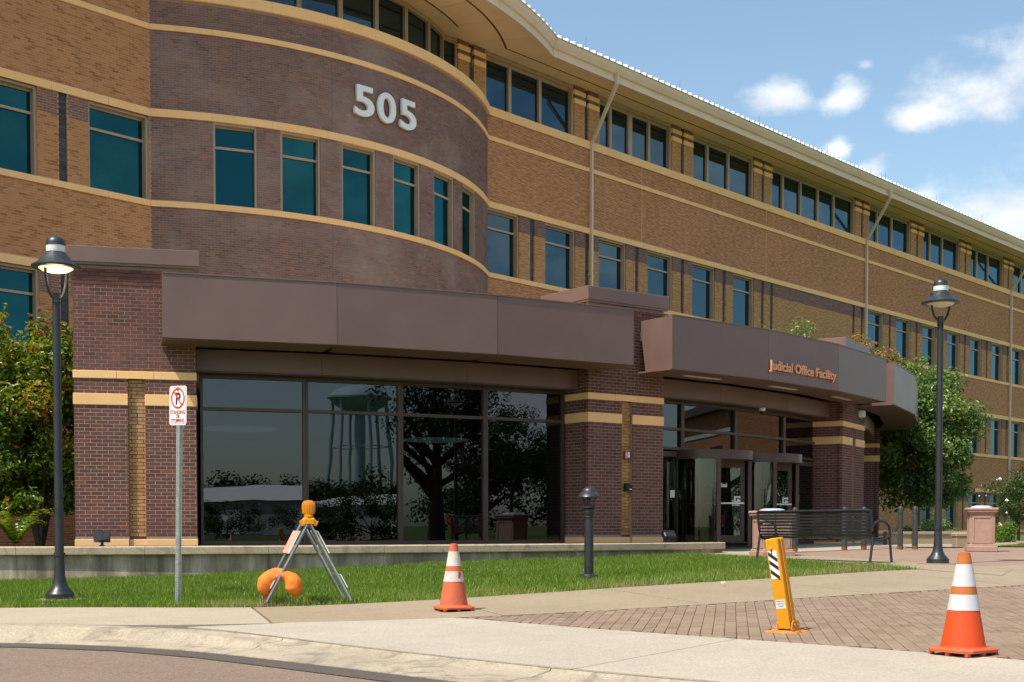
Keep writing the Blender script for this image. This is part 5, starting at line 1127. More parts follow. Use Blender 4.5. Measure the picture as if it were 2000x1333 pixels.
m.add(vs, [(i * N_ + q, i * N_ + (q + 1) % N_, (i + 1) * N_ + (q + 1) % N_, (i + 1) * N_ + q) for i in range(len(pr) - 1) for q in range(N_)]); m.build('amber_lamp', 'amber_lens', bar)
# orange ballast bag over the lower rail
sb = tag(None, '', '') if False else None
kp = [((-.165, -.02, -.245), .012), ((-.175, -.02, -.19), .05), ((-.185, -.02, -.12), .095), ((-.165, -.02, -.04), .115), ((-.10, -.02, .035), .095), ((-.02, -.02, .062), .07), ((.06, -.02, .045), .072), ((.125, -.02, -.015), .095), ((.15, -.02, -.09), .10), ((.145, -.02, -.145), .075), ((.135, -.02, -.175), .03)]
def cat(P, t):
    n = len(P) - 1; u = t * n; i = min(int(u), n - 1); f = u - i; p = [P[max(0, min(n, i + k))] for k in (-1, 0, 1, 2)]
    return 0.5 * (2 * p[1] + (p[2] - p[0]) * f + (2 * p[0] - 5 * p[1] + 4 * p[2] - p[3]) * f * f + (3 * p[1] - p[0] - 3 * p[2] + p[3]) * f ** 3)
KPt = [np.array(k[0]) for k in kp]; KR = [k[1] * 0.92 for k in kp]; m = MB(); m.tube([Vector(cat(KPt, q / 44)) for q in range(45)], [max(.008, float(cat(KR, q / 44))) for q in range(45)], 28, None, 1.1, (0, 1, 0))
m.v = [(v[0] + .012 * noise.noise((v[0] * 14, v[1] * 14, v[2] * 14)) + .005 * noise.noise((v[0] * 34, v[1] * 34, v[2] * 34)), v[1] * 1.25 + .016 * noise.noise((v[0] * 12 + 5, v[1] * 12, v[2] * 12)), v[2] + .012 * noise.noise((v[0] * 13, v[1] * 13 + 7, v[2] * 13))) for v in m.v]
sbp = Vector((bx, by, bz)) + rotz(FACE) @ (bpt(-1, -DP + .1, .70) + Vector((.06, -.02, .0)))
bag = m.build('sandbag', 'bag_orange', None, True); bag.location = sbp; bag.rotation_euler = (0, 0, FACE + R(-8)); tag(bag, 'orange ballast bag slung over the lower rail of the barricade', 'sandbag')
# traffic cones
def cone(label, x, y, rz, new):
    th = thing('traffic_cone', label, 'traffic cone', (x, y, g(x, y) + .002), rz, 'traffic cones on the paving'); body, base, wht, cap = ('cone_new', 'cone_base', 'collar_white', 'cone_cap') if new else ('cone_old', 'cone_base', 'collar_old', 'cone_old')
    m = MB(); s = .185; ring = [(-s + .05, -s), (s - .05, -s), (s, -s + .05), (s, s - .05), (s - .05, s), (-s + .05, s), (-s, s - .05), (-s, -s + .05)]
    vs = [(a, b, .022) for a, b in ring] + [(a * 1.0, b * 1.0, .040) for a, b in ring] + [(a * .93, b * .93, .052) for a, b in ring]
    m.add(vs, [tuple(range(7, -1, -1)), tuple(range(16, 24))] + [(r_ + i, r_ + (i + 1) % 8, r_ + 8 + (i + 1) % 8, r_ + 8 + i) for r_ in (0, 8) for i in range(8)])
    for a, b in ((-.15, -.15), (0, -.16), (.15, -.15), (-.16, 0), (.16, 0), (-.15, .15), (.15, .15), (0, .16)): m.box((a, b, .012), (.03, .03, .024))
    m.build('base', base, th)
    def rad(z): return .152 + (.038 - .152) * (z - .05) / (.71 - .05)
    def band(z0, z1, mat, o, nm, ex=0.0):
        m = MB(); n_ = 36; prof = [(rad(z0) + o, z0), (rad((z0 + z1) / 2) + o + ex, (z0 + z1) / 2), (rad(z1) + o, z1)]; m.lathe(prof, n_); mm = m.build(nm, mat, th, True); return mm
    m = MB(); m.lathe([(.165, .05), (rad(.06), .062), (rad(.31), .31), (rad(.50), .50), (rad(.69), .69), (.036, .708), (.028, .712), (.024, .70), (.024, .60)], 36); m.build('cone_body', body, th, True)
    band(.31, .42, wht, .0035, 'collar'); band(.475, .63, wht, .0035, 'collar'); band(.422, .473, cap, .002, 'band'); band(.632, .705, cap, .0015, 'band')
    if not new:
        m = MB(); m.add([(.012, -.107, .415), (.05, -.098, .417), (.045, -.101, .37), (.03, -.107, .345), (.008, -.111, .35), (.016, -.110, .38)], [(0, 1, 2, 3, 4, 5)]); m.build('collar_tear', 'cone_new', th)
    return th
x, y = cw(3.15, 8.92); cone('bright orange cone with clean white collars, in front of the lamp post', x, y, FACE + R(33), True)
x, y = cw(-.62, 13.62); cone('faded scuffed orange cone with torn collars at the edge of the lawn', x, y, FACE + R(22), False)
# yellow folding bollard
x, y = cw(2.33, 10.80); fb = thing('folding_bollard', 'yellow folding parking bollard tilted on a rusty base plate', 'bollard', (x, y, g(x, y)), FACE - R(40))
m = MB(); s = .145; m.bbox((0, 0, .008), (.30, .30, .014), .02); m.build('base_plate', 'plate_rust', fb)
TL = Matrix.Rotation(R(-6.2), 3, Vector((math.cos(R(52)), math.sin(R(52)), 0)).cross(Vector((0, 0, 1))) if False else 'Y')
tiltM = Matrix.Rotation(R(9.0), 3, Vector((.62, -.79, 0)).cross(Vector((0, 0, 1))).normalized()); tiltM = Matrix.Rotation(R(8.2), 3, Vector((-.62, .79, 0)))  # leans to the photographer's left
def tl(v): return Matrix.Rotation(-R(9.0), 3, Vector((-math.sin(R(40)), math.cos(R(40)), 0))) @ Vector(v)
def tilted(mb, nm, mat, smooth=False, parent=fb): mb.v = [tuple(tl(v) + Vector((0, 0, .02))) for v in mb.v]; return mb.build(nm, mat, parent, smooth)
m = MB(); m.bbox((0, 0, .40), (.115, .115, .76), .006); bodyo = tilted(m, 'post', 'yellow_paint')
m = MB(); m.bbox((.055, .018, .40), (.02, .052, .75), .004); tilted(m, 'slide_rail', 'yellow_paint', parent=bodyo); m = MB(); m.box((.0585, -.012, .40), (.003, .008, .72)); tilted(m, 'slot', 'rust', parent=bodyo)
m = MB(); m.box((-.005, -.0585, .56), (.08, .002, .24)); st = tilted(m, 'reflective_label', 'sticker_white', parent=bodyo)
m = MB()
for z in (.455, .535, .605):
    m.add([(-.044, -.0602, z + .07), (.034, -.0602, z - .02), (.034, -.0602, z + .025), (-.044, -.0602, z + .115)] if False else [(-.044, -.0602, z + .035), (-.044, -.0602, z + .072), (.034, -.0602, z + .008), (.034, -.0602, z - .028)], [(0, 1, 2, 3)])
tilted(m, 'label_stripes', 'text_black', parent=bodyo)
m = MB(); m.box((.0, -.0585, .225), (.085, .002, .075)); tilted(m, 'notice', 'sticker_white', parent=bodyo)
for tx_, z in (('THREE INCH', .243), ('CLEARANCE', .222), ('TO BASE', .200)):
    me = text_mesh(tx_, .019, .0003, .0004, .72, 1, 'CENTER')
    for v in me.vertices: v.co = tl((v.co.x, -.0602, v.co.y + z)) + Vector((0, 0, .02))
    me.materials.clear(); me.materials.append(MATS['text_black']); link('lettering', me, bodyo)
m = MB(); m.lathe([(.012, 0), (.012, .012), (.006, .02), (.001, .02)], 12); m.v = [(v[0] - .01, -.058 - v[2], .70 + v[1]) for v in m.v]; tilted(m, 'lock_stud', 'letter_copper', True, bodyo)
m = MB(); m.box((-.01, -.0586, .665), (.008, .002, .06)); tilted(m, 'lock_slot', 'text_black', parent=bodyo)
for sx in (-.066, .072):
    m = MB(); m.prism([(-.065, .012), (.065, .012), (.065, .075), (.045, .10), (-.045, .10), (-.065, .075)], sx - .004, sx + .004, 0); m.build('hinge_ear', 'yellow_paint', fb)
for q in (-.03, .035):
    m = MB(); m.lathe([(.015, 0), (.015, .008), (.010, .012), (.001, .014)], 12); m.v = [(.076 + v[2], q + v[0], .062 + v[1]) for v in m.v]; m.build('bolt', 'steel', fb, True)
for a, b in ((-.11, -.11), (.11, -.11), (-.11, .11), (.11, .11)):
    m = MB(); m.lathe([(.014, .015), (.014, .024), (.008, .03), (.001, .03)], 10, (a, b, 0)); m.build('anchor_bolt', 'rust', fb, True)
# bollard light in the lawn
x, y = cw(1.05, 17.5); bl_ = thing('bollard_light', 'short black bollard light with domed hood standing in the grass', 'bollard light', (x, y, g(x, y) - .01), FACE + R(20))
m = MB(); m.lathe([(.125, 0), (.125, .05), (.115, .07), (.07, .078)], 28); m.build('foot', 'lamp_black', bl_, True); m = MB(); m.lathe([(.064, .07), (.062, .84), (.07, .845), (.072, .86), (.064, .867), (.074, .90), (.08, .93), (.076, .945), (.084, .952), (.084, .962), (.074, .97), (.10, .975), (.10, 1.0), (.05, 1.005), (.05, 1.02), (.001, 1.02)], 28); m.build('column', 'lamp_black', bl_, True)
for a in (20, 110, 200, 290):
    c_, s_ = math.cos(R(a)), math.sin(R(a)); m = MB(); m.tube([(c_ * .085, s_ * .085, .99), (c_ * .10, s_ * .10, 1.05), (c_ * .122, s_ * .122, 1.11), (c_ * .14, s_ * .14, 1.128)], .007, 6); m.build('hood_arm', 'lamp_black', bl_, True)
m = MB(); m.lathe([(.025, 1.0), (.028, 1.10), (.02, 1.13)], 14); m.build('lamp_tube', 'bench_black', bl_, True)
m = MB(); m.lathe([(.155, 1.118), (.158, 1.126), (.135, 1.165), (.13, 1.168), (.105, 1.195), (.10, 1.198), (.095, 1.215), (.08, 1.24), (.05, 1.258), (.001, 1.262)], 32); m.lathe([(.156, 1.12), (.12, 1.15), (.001, 1.16)], 28); m.build('hood', 'lamp_black', bl_, True)
# benches
def bench(label, x, y, rz, L_=2.44):
    th = thing('park_bench', label, 'bench', (x, y, g(x, y) + .006), rz, 'black steel slat benches')
    prof = [(.055, .83), (.058, .775), (.06, .72), (.065, .665), (.07, .61), (.078, .555), (.088, .50), (.102, .45), (.125, .41), (.17, .395), (.225, .40), (.28, .405), (.335, .408), (.39, .41), (.445, .405), (.49, .385)]
    for i, (a, z) in enumerate(prof):
        m = MB(); d = Vector((prof[min(i + 1, len(prof) - 1)][0] - prof[max(i - 1, 0)][0], 0, prof[min(i + 1, len(prof) - 1)][1] - prof[max(i - 1, 0)][1])).normalized()
        ang = math.atan2(d.z, d.x); m.box((0, a, z), (L_ - .06, .036, .010), Matrix.Rotation(ang, 3, 'X')); m.build('slat', 'bench_black', th)
    m = MB(); m.tube([(-L_ / 2 + .02, .045, .85), (L_ / 2 - .02, .045, .85)], .022, 10); m.build('top_rail', 'bench_black', th, True)
    for q in (-.9, -.3, .3, .9):
        m = MB(); m.tube([(q, a - .008 if z > .42 else a, z - (.012 if z < .42 else 0)) for a, z in prof], .009, 6); m.build('slat_strap', 'bench_black', th, True)
    for s in (-1, 1):
        X_ = s * (L_ / 2 - .015); m = MB(); m.tube([(X_, .04, .85), (X_, .055, .70), (X_, .085, .52), (X_, .095, .42), (X_, .075, .30), (X_, .03, .0)], .022, 8); m.build('leg', 'bench_black', th, True)
        m = MB(); m.tube([(X_, .085, .60), (X_, .14, .655), (X_, .24, .68), (X_, .36, .665), (X_, .45, .60), (X_, .475, .50), (X_, .47, .42), (X_, .48, .30), (X_, .52, .0)], .021, 8); m.build('leg', 'bench_black', th, True)
        m = MB(); m.tube([(X_, .095, .45), (X_, .15, .375), (X_, .25, .365), (X_, .38, .395), (X_, .46, .43)], .02, 8); m.build('seat_support', 'bench_black', th, True)
        for yy in (.03, .52): 
            m = MB(); m.box((X_, yy, .008), (.055, .08, .016)); m.build('foot', 'bench_black', th)
    return th
# the near bench backs onto the lawn: slats across, seat turned away from the street
pr_, pl_ = Vector((-8.13, -31.95)), Vector((-7.40, -29.60)); d_ = (pl_ - pr_).normalized(); c_ = (pr_ + pl_) / 2 + d_ * 0.12
bench('long black slatted bench seen from behind at the edge of the lawn', c_.x, c_.y, math.atan2(d_.y, d_.x) + math.pi, 2.72)
bx2, by2 = cw(10.7, 34.0); fb2 = thing('backless_bench', 'low dark backless bench behind the steel bollards', 'bench', (bx2, by2, g(bx2, by2)), FACE + R(35))
for q in range(6): m = MB(); m.bbox((0, -.2 + q * .08, .42), (.9, .06, .03), .006); m.build('slat', 'bench_black', fb2)
for s in (-1, 1):
    m = MB(); m.tube([(s * .38, -.24, .45), (s * .38, -.2, .38), (s * .38, -.05, .2), (s * .38, -.12, .0)], .03, 8); m.build('leg', 'bench_black', fb2, True); m = MB(); m.tube([(s * .38, .24, .45), (s * .38, .2, .38), (s * .38, .05, .2), (s * .38, .12, .0)], .03, 8); m.build('leg', 'bench_black', fb2, True)
# square stone bins
def stone_bin(label, x, y, rz, k=1.0, z=None):
    th = thing('litter_bin', label, 'bin', (x, y, (g(x, y) if z is None else z) + .004), rz, 'pink stone litter bins'); s = .66 * k
    m = MB(); m.bbox((0, 0, .05), (s, s, .10), .01); m.bbox((0, 0, .115), (s - .05, s - .05, .04), .012); m.build('plinth', 'bin_pink', th)
    m = MB(); m.bbox((0, 0, .43), (s - .10, s - .10, .60), .006); b_ = m.build('body', 'bin_pink', th)
    for a in range(4):
        Mx = rotz(a * math.pi / 2); m = MB(); w = s - .10; d2 = -(w / 2 + .004)
        for xx, zz, ww, hh in ((0, .68, w - .12, .035), (0, .17, w - .12, .035), (-(w / 2 - .06), .43, .035, .55), (w / 2 - .06, .43, .035, .55)): m.box(Mx @ Vector((xx, d2 - .002, zz)), (ww, .014, hh), Mx)
        m.build('panel_moulding', 'bin_pink', b_)
        for q in range(9):
            m = MB(); m.box(Mx @ Vector(((q - 4) * (s - .1) / 9.4, -(s / 2 - .045), .752)), (.034, .03, .034), Mx); m.build('dentil', 'bin_pink', th)
    m = MB(); m.bbox((0, 0, .755), (s - .08, s - .08, .05), .006); m.bbox((0, 0, .80), (s, s, .045), .012); m.bbox((0, 0, .842), (s + .03, s + .03, .04), .016); m.build('cap', 'bin_pink', th)
    m = MB(); m.lathe([(.24 * k, .862), (.23 * k, .885), (.15 * k, .905), (.001, .91)], 24); m.build('lid', 'bin_lid', th, True); return th
x, y = cw(4.93, 24.3); stone_bin('square pink stone bin at the end of the retaining wall behind the bench', x, y, FACE + R(12))
x, y = cw(9.37, 25.6); stone_bin('square pink stone bin beside the strip of bright grass', x, y, FACE + R(-14), .86)
def post(label, x, y, h=.92):
    th = thing('steel_bollard', label, 'bollard', (x, y, g(x, y) + .004), 0, 'dark steel bollards across the entrance'); m = MB(); m.lathe([(.062, 0), (.062, .07)], 18); m.build('base_sleeve', 'rust', th, True)
    m = MB(); m.lathe([(.058, .07), (.058, h - .19), (.052, h - .185), (.052, h - .17), (.060, h - .165), (.060, h - .10), (.052, h - .095), (.052, h - .085), (.058, h - .08), (.055, h - .045), (.04, h - .015), (.001, h)], 20); m.build('column', 'bollard_black', th, True)
LBL = ['steel bollard just behind the pink bin by the retaining wall', 'steel bollard seen through the left part of the bench back', 'steel bollard seen above the right end of the bench', 'steel bollard rising behind the bench armrest side of the brick pier', 'nearer of the two free-standing steel bollards, next to the bench arm', 'steel bollard between its twin and the lamp post']
for lb_, (px, z_) in zip(LBL, ((1497, 26.0), (1552, 26.3), (1649, 27.2), (1687, 27.6), (1758, 27.2), (1787, 27.3))): post(lb_, *cw((px - 1000) / 2502 * z_, z_))
# low stone wall and pier at the far side of the plaza
a_, b_ = Vector(cw(9.6, 33.0)), Vector(cw(12.2, 33.0)); lw_ = thing('planter_wall', 'low tan stone wall edging the planting near the wing', 'wall', ((a_.x + b_.x) / 2, (a_.y + b_.y) / 2, -.5), math.atan2(b_.y - a_.y, b_.x - a_.x))
L_ = (b_ - a_).length
for q in range(4):
    m = MB(); m.bbox((-L_ / 2 + L_ / 4 * (q + .5), 0, .11), (L_ / 4 - .008, .3, .32), .01); m.build('wall_stone', 'concrete_tan', lw_); m = MB(); m.bbox((-L_ / 2 + L_ / 4 * (q + .5), 0, .30), (L_ / 4 - .006, .38, .07), .015); m.build('cap_stone', 'concrete_tan', lw_)
x, y = cw(10.15, 29.0); ps_ = thing('stone_post', 'short weathered tan stone post beside the pink bin', 'stone post', (x, y, g(x, y)), FACE); m = MB(); m.bbox((0, 0, .13), (.30, .30, .27), .02); m.build('shaft', 'concrete_tan', ps_); m = MB(); m.bbox((0, 0, .30), (.34, .34, .08), .03); m.build('cap', 'concrete_tan', ps_)
x, y = cw(2.65, 16.0); m = MB(); m.add([(-.05, 0, .004), (-.01, -.02, .018), (.03, 0, .008), (.06, .02, .02), (.0, .03, .012), (-.03, .03, .02)], [(0, 1, 5), (1, 2, 4, 5), (2, 3, 4)]); o = m.build('paper_scrap', 'sticker_white'); o.location = (x, y, g(x, y) + .03); tag(o, 'scrap of white paper lying at the lawn edge', 'litter')
# ---------------------------------------------------------------- trees and shrubs
def leaf_cloud(name, clumps, n, size, mat, tone_mu=0.5, tone_sd=0.2, up=0.5, seed=1, top_tint=0.0, asp=0.5):
    """leaf-sized folded quads gathered in clumps: clumps = (x, y, z, r)"""
    rg = np.random.default_rng(seed); C = np.array(clumps, float); w = C[:, 3] ** 2.2; k = rg.choice(len(C), n, p=w / w.sum())
    d = rg.normal(size=(n, 3)); d /= np.linalg.norm(d, axis=1)[:, None]; rad = C[k, 3] * rg.uniform(0, 1, n) ** 0.45
    P = C[k, :3] + d * rad[:, None] * [1, 1, .85]
    nrm = d * 0.8 + rg.normal(size=(n, 3)) * 0.55 + [0, 0, up]; nrm /= np.linalg.norm(nrm, axis=1)[:, None]
    t = rg.normal(size=(n, 3)); t -= nrm * (t * nrm).sum(1)[:, None]; t /= np.linalg.norm(t, axis=1)[:, None]; b = np.cross(nrm, t)
    s = size * rg.uniform(.6, 1.25, n)[:, None]
    V = np.empty((n, 4, 3)); V[:, 0] = P - t * s * .5; V[:, 1] = P + b * s * asp * .5 + nrm * s * .12; V[:, 2] = P + t * s * .5 - nrm * s * .08; V[:, 3] = P - b * s * asp * .5 + nrm * s * .12
    zr = (P[:, 2] - P[:, 2].min()) / (np.ptp(P[:, 2]) + 1e-6); ct = rg.normal(0, .12, len(C))[k]
    tone = np.clip(rg.normal(tone_mu, tone_sd, n) + ct + top_tint * zr, 0, 1)
    return np_mesh(name, V.reshape(-1, 3), np.arange(n * 4).reshape(-1, 4), mat, np.repeat(tone, 4))
def blob(rng, c, rad, n, r0, r1, shell=0.45):
    out = []
    for _ in range(n):
        d = Vector((rng.gauss(0, 1), rng.gauss(0, 1), rng.gauss(0, 1))).normalized(); q = rng.uniform(shell, 1.0)
        out.append((c[0] + d.x * rad[0] * q, c[1] + d.y * rad[1] * q, c[2] + d.z * rad[2] * q, rng.uniform(r0, r1)))
    return out
def tree(name, label, x, y, z, th, rad, hc, nl, leaf, mat, seed, cat='tree', group=None, nclump=60, cr=(.35, .75), tone=(.45, .2), trunk_r=.12, shell=.4, extra=(), lean=(0, 0), top=0.0):
    rng = random.Random(seed); t = thing(name, label, cat, (x, y, z), 0, group)
    m = MB(); H = hc; p0 = Vector((0, 0, -.15)); tip = Vector((lean[0], lean[1], H))
    m.tube([p0, Vector((lean[0] * .2, lean[1] * .2, th * .5)), Vector((lean[0] * .5, lean[1] * .5, th)), tip], [trunk_r * 1.25, trunk_r, trunk_r * .8, trunk_r * .25], 9)
    for q in range(9):
        a = rng.uniform(0, 6.28); b0 = Vector((lean[0] * .5, lean[1] * .5, th)) + Vector((0, 0, rng.uniform(-.1, .5) * (H - th))); e = Vector((math.cos(a) * rad[0] * .72, math.sin(a) * rad[1] * .72, H + rng.uniform(-.5, .45) * rad[2]))
        mid = (b0 + e) / 2 + Vector((0, 0, rng.uniform(-.1, .25) * rad[2])); m.tube([b0, mid, e], [trunk_r * .5, trunk_r * .3, trunk_r * .08], 6)
    m.build('trunk', 'bark', t, True)
    cl = blob(rng, (lean[0], lean[1], hc), rad, nclump, *cr, shell) + list(extra)
    link('crown', leaf_cloud('crown', cl, nl, leaf, mat, tone[0], tone[1], .5, seed, top), t); return t
# big glossy shrub in front of the left wall
x, y = cw(-9.35, 25.4); rng = random.Random(3); cl = []
for _ in range(230):
    h = rng.uniform(0.12, 1) ** 1.0; a = rng.uniform(0, 6.28); q = rng.uniform(.55, 1) * (1.75 if h < .75 else 1.75 * (1 - (h - .75) * 2.2)); cl.append((math.cos(a) * q, math.sin(a) * q, h * 3.6 + .35, rng.uniform(.22, .5)))
for _ in range(26):
    a = rng.uniform(0, 6.28); q = rng.uniform(0, 1.3); zt = rng.uniform(3.5, 4.75)
    for k in range(6): cl.append((math.cos(a) * q * (1 + k * .03), math.sin(a) * q * (1 + k * .03), zt - k * .16, .07 + .035 * k))
t = thing('glossy_shrub', 'tall leafy shrub with yellow-tipped shoots between the lamp post and brick pier', 'shrub', (x, y, -.45))
m = MB()
for k in range(7): a = k * .9; m.tube([(0, 0, -.1), (math.cos(a) * .25, math.sin(a) * .25, 1.0), (math.cos(a) * .8, math.sin(a) * .8, 2.6)], [.06, .04, .015], 7)
m.build('stems', 'bark', t, True); link('crown', leaf_cloud('crown', cl, 46000, .12, 'leaf_glossy', .47, .2, .75, 3, .28, .52), t)
x, y = cw(-10.9, 25.6); tree('glossy_shrub', 'leafy shrub against the left wall at the picture edge', x, y, -.45, .8, (1.7, 1.5, 2.0), 2.1, 22000, .115, 'leaf_glossy', 9, 'shrub', None, 60, (.3, .5), (.42, .2), .06)
# fern-like plant at the left edge
x, y = cw(-9.15, 23.6); t = thing('fern', 'bright fern-like plant behind the retaining wall at the left edge', 'plant', (x, y, -.44)); rng = random.Random(4); V = []; F = []
m = MB()
for k in range(26):
    a = rng.uniform(0, 6.28); L_ = rng.uniform(.5, .95); pts = [Vector((math.cos(a) * L_ * u, math.sin(a) * L_ * u, .75 * math.sin(u * 2.1) * L_ + .1)) for u in (0, .2, .4, .6, .8, 1)]
    for p, q in zip(pts[:-1], pts[1:]):
        for s in (0, .33, .66):
            c = p.lerp(q, s); sd = Vector((-math.sin(a), math.cos(a), 0))
            for sg in (-1, 1): e = c + sd * (sg * .11) + (q - p).normalized() * .05 + Vector((0, 0, -.02)); m.add([c, c + (q - p) * .25, e], [(0, 1, 2)], rng.uniform(.4, .75))
m.build('fronds', 'leaf_glossy', t, normals=False)
# pear tree beyond the doors and the courtyard tree
def pear(label, px, Z, rad, hc, seed, nl, extra_top):
    x, y = cw((px - 1000) / 2502 * Z, Z); z = -.5; rng = random.Random(seed)
    cl = [(e[0], e[1], e[2], e[3]) for e in extra_top]
    t = tree('pear_tree', label, x, y, z, 1.6, rad, hc, nl, .17, 'leaf_pear', seed, 'tree', 'small round trees in the courtyard', 150, (.38, .72), (.46, .2), .10, .55, cl); return t, x, y, z
t, tx_, ty_, tz_ = pear('round glossy green tree with rust-tinted top beyond the entrance canopy', 1790, 46.0, (2.15, 2.15, 2.6), 3.6, 21, 34000, [])
rng = random.Random(8); cl = []
for _ in range(60):
    u = rng.uniform(0, 1); cl.append((CR.x * (-2.2 + u * 1.9) + rng.gauss(0, .25), CR.y * (-2.2 + u * 1.9) + rng.gauss(0, .25), 6.9 - u * 1.5 + rng.gauss(0, .22), rng.uniform(.2, .36)))
link('autumn_leaves', leaf_cloud('autumn_leaves', cl, 4200, .13, 'leaf_autumn', .55, .25, .5, 5), t)
cl = [(CR.x * (-.6 + u * 1.2) + rng.gauss(0, .3), CR.y * (-.6 + u * 1.2) + rng.gauss(0, .3), 6.0 - u * 1.3 + rng.gauss(0, .3), rng.uniform(.25, .45)) for u in [rng.uniform(0, 1) for _ in range(50)]]
link('upper_leaves', leaf_cloud('upper_leaves', cl, 5500, .13, 'leaf_pear', .6, .2, .5, 6), t)
x, y = cw((1525 - 1000) / 2502 * 42.0, 42.0); tree('pear_tree', 'tree whose top just shows above the entrance canopy', x, y, -.5, 2.2, (1.4, 1.4, 1.9), 5.25, 9000, .13, 'leaf_pear', 33, 'tree', 'small round trees in the courtyard', 60, (.35, .6), (.55, .2), .10)
# flowering shrub, hedge and low plants at the right edge
x, y = cw(16.6, 42.0); t = tree('flowering_shrub', 'airy shrub with white flowers at the right edge beyond the plaza', x, y, -.5, .5, (1.25, 1.25, 1.1), 1.35, 6500, .09, 'leaf_dark', 41, 'shrub', None, 50, (.25, .45), (.6, .2), .05, .3)
rng = random.Random(2); m = MB()
for _ in range(22):
    d = Vector((rng.gauss(0, 1), rng.gauss(0, 1), rng.gauss(0, .8))).normalized(); c = Vector((d.x * 1.25, d.y * 1.25, 1.35 + d.z * 1.0)); r_ = rng.uniform(.03, .07); m.add([c + Vector((r_, 0, 0)), c + Vector((0, r_, 0)), c + Vector((-r_, 0, 0)), c + Vector((0, -r_, 0)), c + Vector((0, 0, r_)), c - Vector((0, 0, r_))], [(0, 1, 4), (1, 2, 4), (2, 3, 4), (3, 0, 4), (1, 0, 5), (2, 1, 5), (3, 2, 5), (0, 3, 5)])
m.build('blossoms', 'blossom', t)
def low_shrub(label, X, Z, rad, n, leaf, mat, seed, z=-.5, tone=(.5, .2)):
    x, y = cw(X, Z); t = thing('low_shrub', label, 'shrub', (x, y, z)); rng = random.Random(seed); cl = blob(rng, (0, 0, rad[2] * .6), rad, 40, .12, .25, .2); m = MB()
    for k in range(5): a = k * 1.3; m.tube([(0, 0, -.05), (math.cos(a) * rad[0] * .5, math.sin(a) * rad[1] * .5, rad[2] * .8)], [.025, .01], 5)
    m.build('stems', 'bark', t); link('crown', leaf_cloud('crown', [(a, b, max(.1, c), r) for a, b, c, r in cl], n, leaf, mat, tone[0], tone[1], .6, seed), t)
low_shrub('rounded green shrub below the ground-floor windows left of the pink bin', 11.9, 36.0, (.7, .6, .55), 4500, .07, 'leaf_pear', 51)
low_shrub('dense grassy clump behind the bright grass strip', 13.6, 36.0, (1.1, .6, .32), 5000, .09, 'grass_blade', 52, tone=(.45, .2))
low_shrub('long low planting at the right edge behind the grass strip', 15.9, 37.5, (1.4, .7, .34), 6000, .09, 'grass_blade', 53, tone=(.45, .2))
low_shrub('small leafy plant beside the low stone wall', 10.6, 34.6, (.45, .4, .3), 2000, .07, 'leaf_pear', 54)
# ---------------------------------------------------------------- the other side of the street (seen in the lobby glass)
tree('street_tree', 'large dark tree reflected in the lobby glass', -7.8, -47.5, -.85, 1.9, (6.6, 4.2, 2.9), 6.1, 30000, .17, 'leaf_dark', 61, 'tree', None, 170, (.6, 1.1), (.4, .22), .30, .3)
tree('street_tree', 'slim tree reflected in the right-hand lobby pane', 4.6, -68, -.6, 2.2, (3.0, 3.0, 2.2), 5.0, 9000, .2, 'leaf_dark', 62, 'tree', None, 60, (.5, .9), (.5, .2), .12)
for k, (x, y, s_) in enumerate(((8, -92, 1.2), (17, -95, 1.4), (27, -92, 1.3), (-1, -98, 1.2), (38, -96, 1.5))):
    tree('far_tree', ['nearest tree of the reflected grove', 'second tree of the reflected grove', 'third tree of the reflected grove', 'leftmost reflected grove tree', 'last tree of the reflected grove'][k], x, y, -1.1, 1.2, (5 * s_, 4, 3.2 * s_), 3.6 * s_, 7000, .4, 'leaf_dark', 70 + k, 'tree', 'grove across the street', 45, (.9, 1.6), (.5, .2), .25, .2)
for k in range(9):
    a = k; x, y = -140 + k * 17 + (k % 3) * 4, -205 - (k % 2) * 12; tree('far_tree', ['leftmost', 'second', 'third', 'fourth', 'fifth', 'sixth', 'seventh', 'eighth', 'last'][k] + ' tree along the distant tree line beyond the white shed', x, y, -1.2, 2, (10, 7, 4.2), 5.0, 3500, .8, 'leaf_dark', 90 + k, 'tree', 'distant tree line', 30, (1.8, 3.0), (.4, .2), .3, .2)
HB = [(-19, -77), (-15, -82), (-24, -84), (-36, -100), (-43, -104), (-50, -103), (-57, -108), (-64, -106), (-71, -110), (-79, -112)]
HL = ['bush left of the reflected parking signs', 'dark bush behind the reflected kerb', 'wide bush below the reflected shed'] + [w + ' bush of the hedge in front of the white shed' for w in ('first', 'second', 'third', 'fourth', 'fifth', 'sixth', 'last')]
for k, (x, y) in enumerate(HB):
    tree('roadside_bush', HL[k], x, y, -1.1, .4, (2.6 if k < 3 else 4.2, 2.2, 1.6), 1.5, 4500, .2, 'leaf_dark', 110 + k, 'bush', 'bushes across the street', 40, (.4, .8), (.5, .2), .08)
# water tower
wt = thing('water_tower', 'pale blue-green water tower on slender legs, reflected in the glass', 'water tower', (-60, -313, -1.2)); m = MB(); m.lathe([(.001, 29.0), (3.0, 29.2), (6.0, 30.4), (7.4, 31.8), (7.6, 32.6), (7.2, 33.4), (5.0, 34.8), (2.0, 35.7), (.001, 36.0)], 40); m.build('tank', 'tower_paint', wt, True); m = MB(); m.lathe([(7.6, 32.2), (8.1, 32.2), (8.1, 32.6), (7.6, 32.6)], 40); m.build('walkway', 'tower_paint', wt, True)
m = MB(); m.lathe([(1.5, 0), (1.3, 29.3)], 20); m.build('riser', 'tower_paint', wt, True)
for k in range(6):
    a = k * math.pi / 3; m = MB(); m.tube([(math.cos(a) * 8.6, math.sin(a) * 8.6, 0), (math.cos(a) * 6.8, math.sin(a) * 6.8, 31.5)], .42, 10); m.build('leg', 'tower_paint', wt, True)
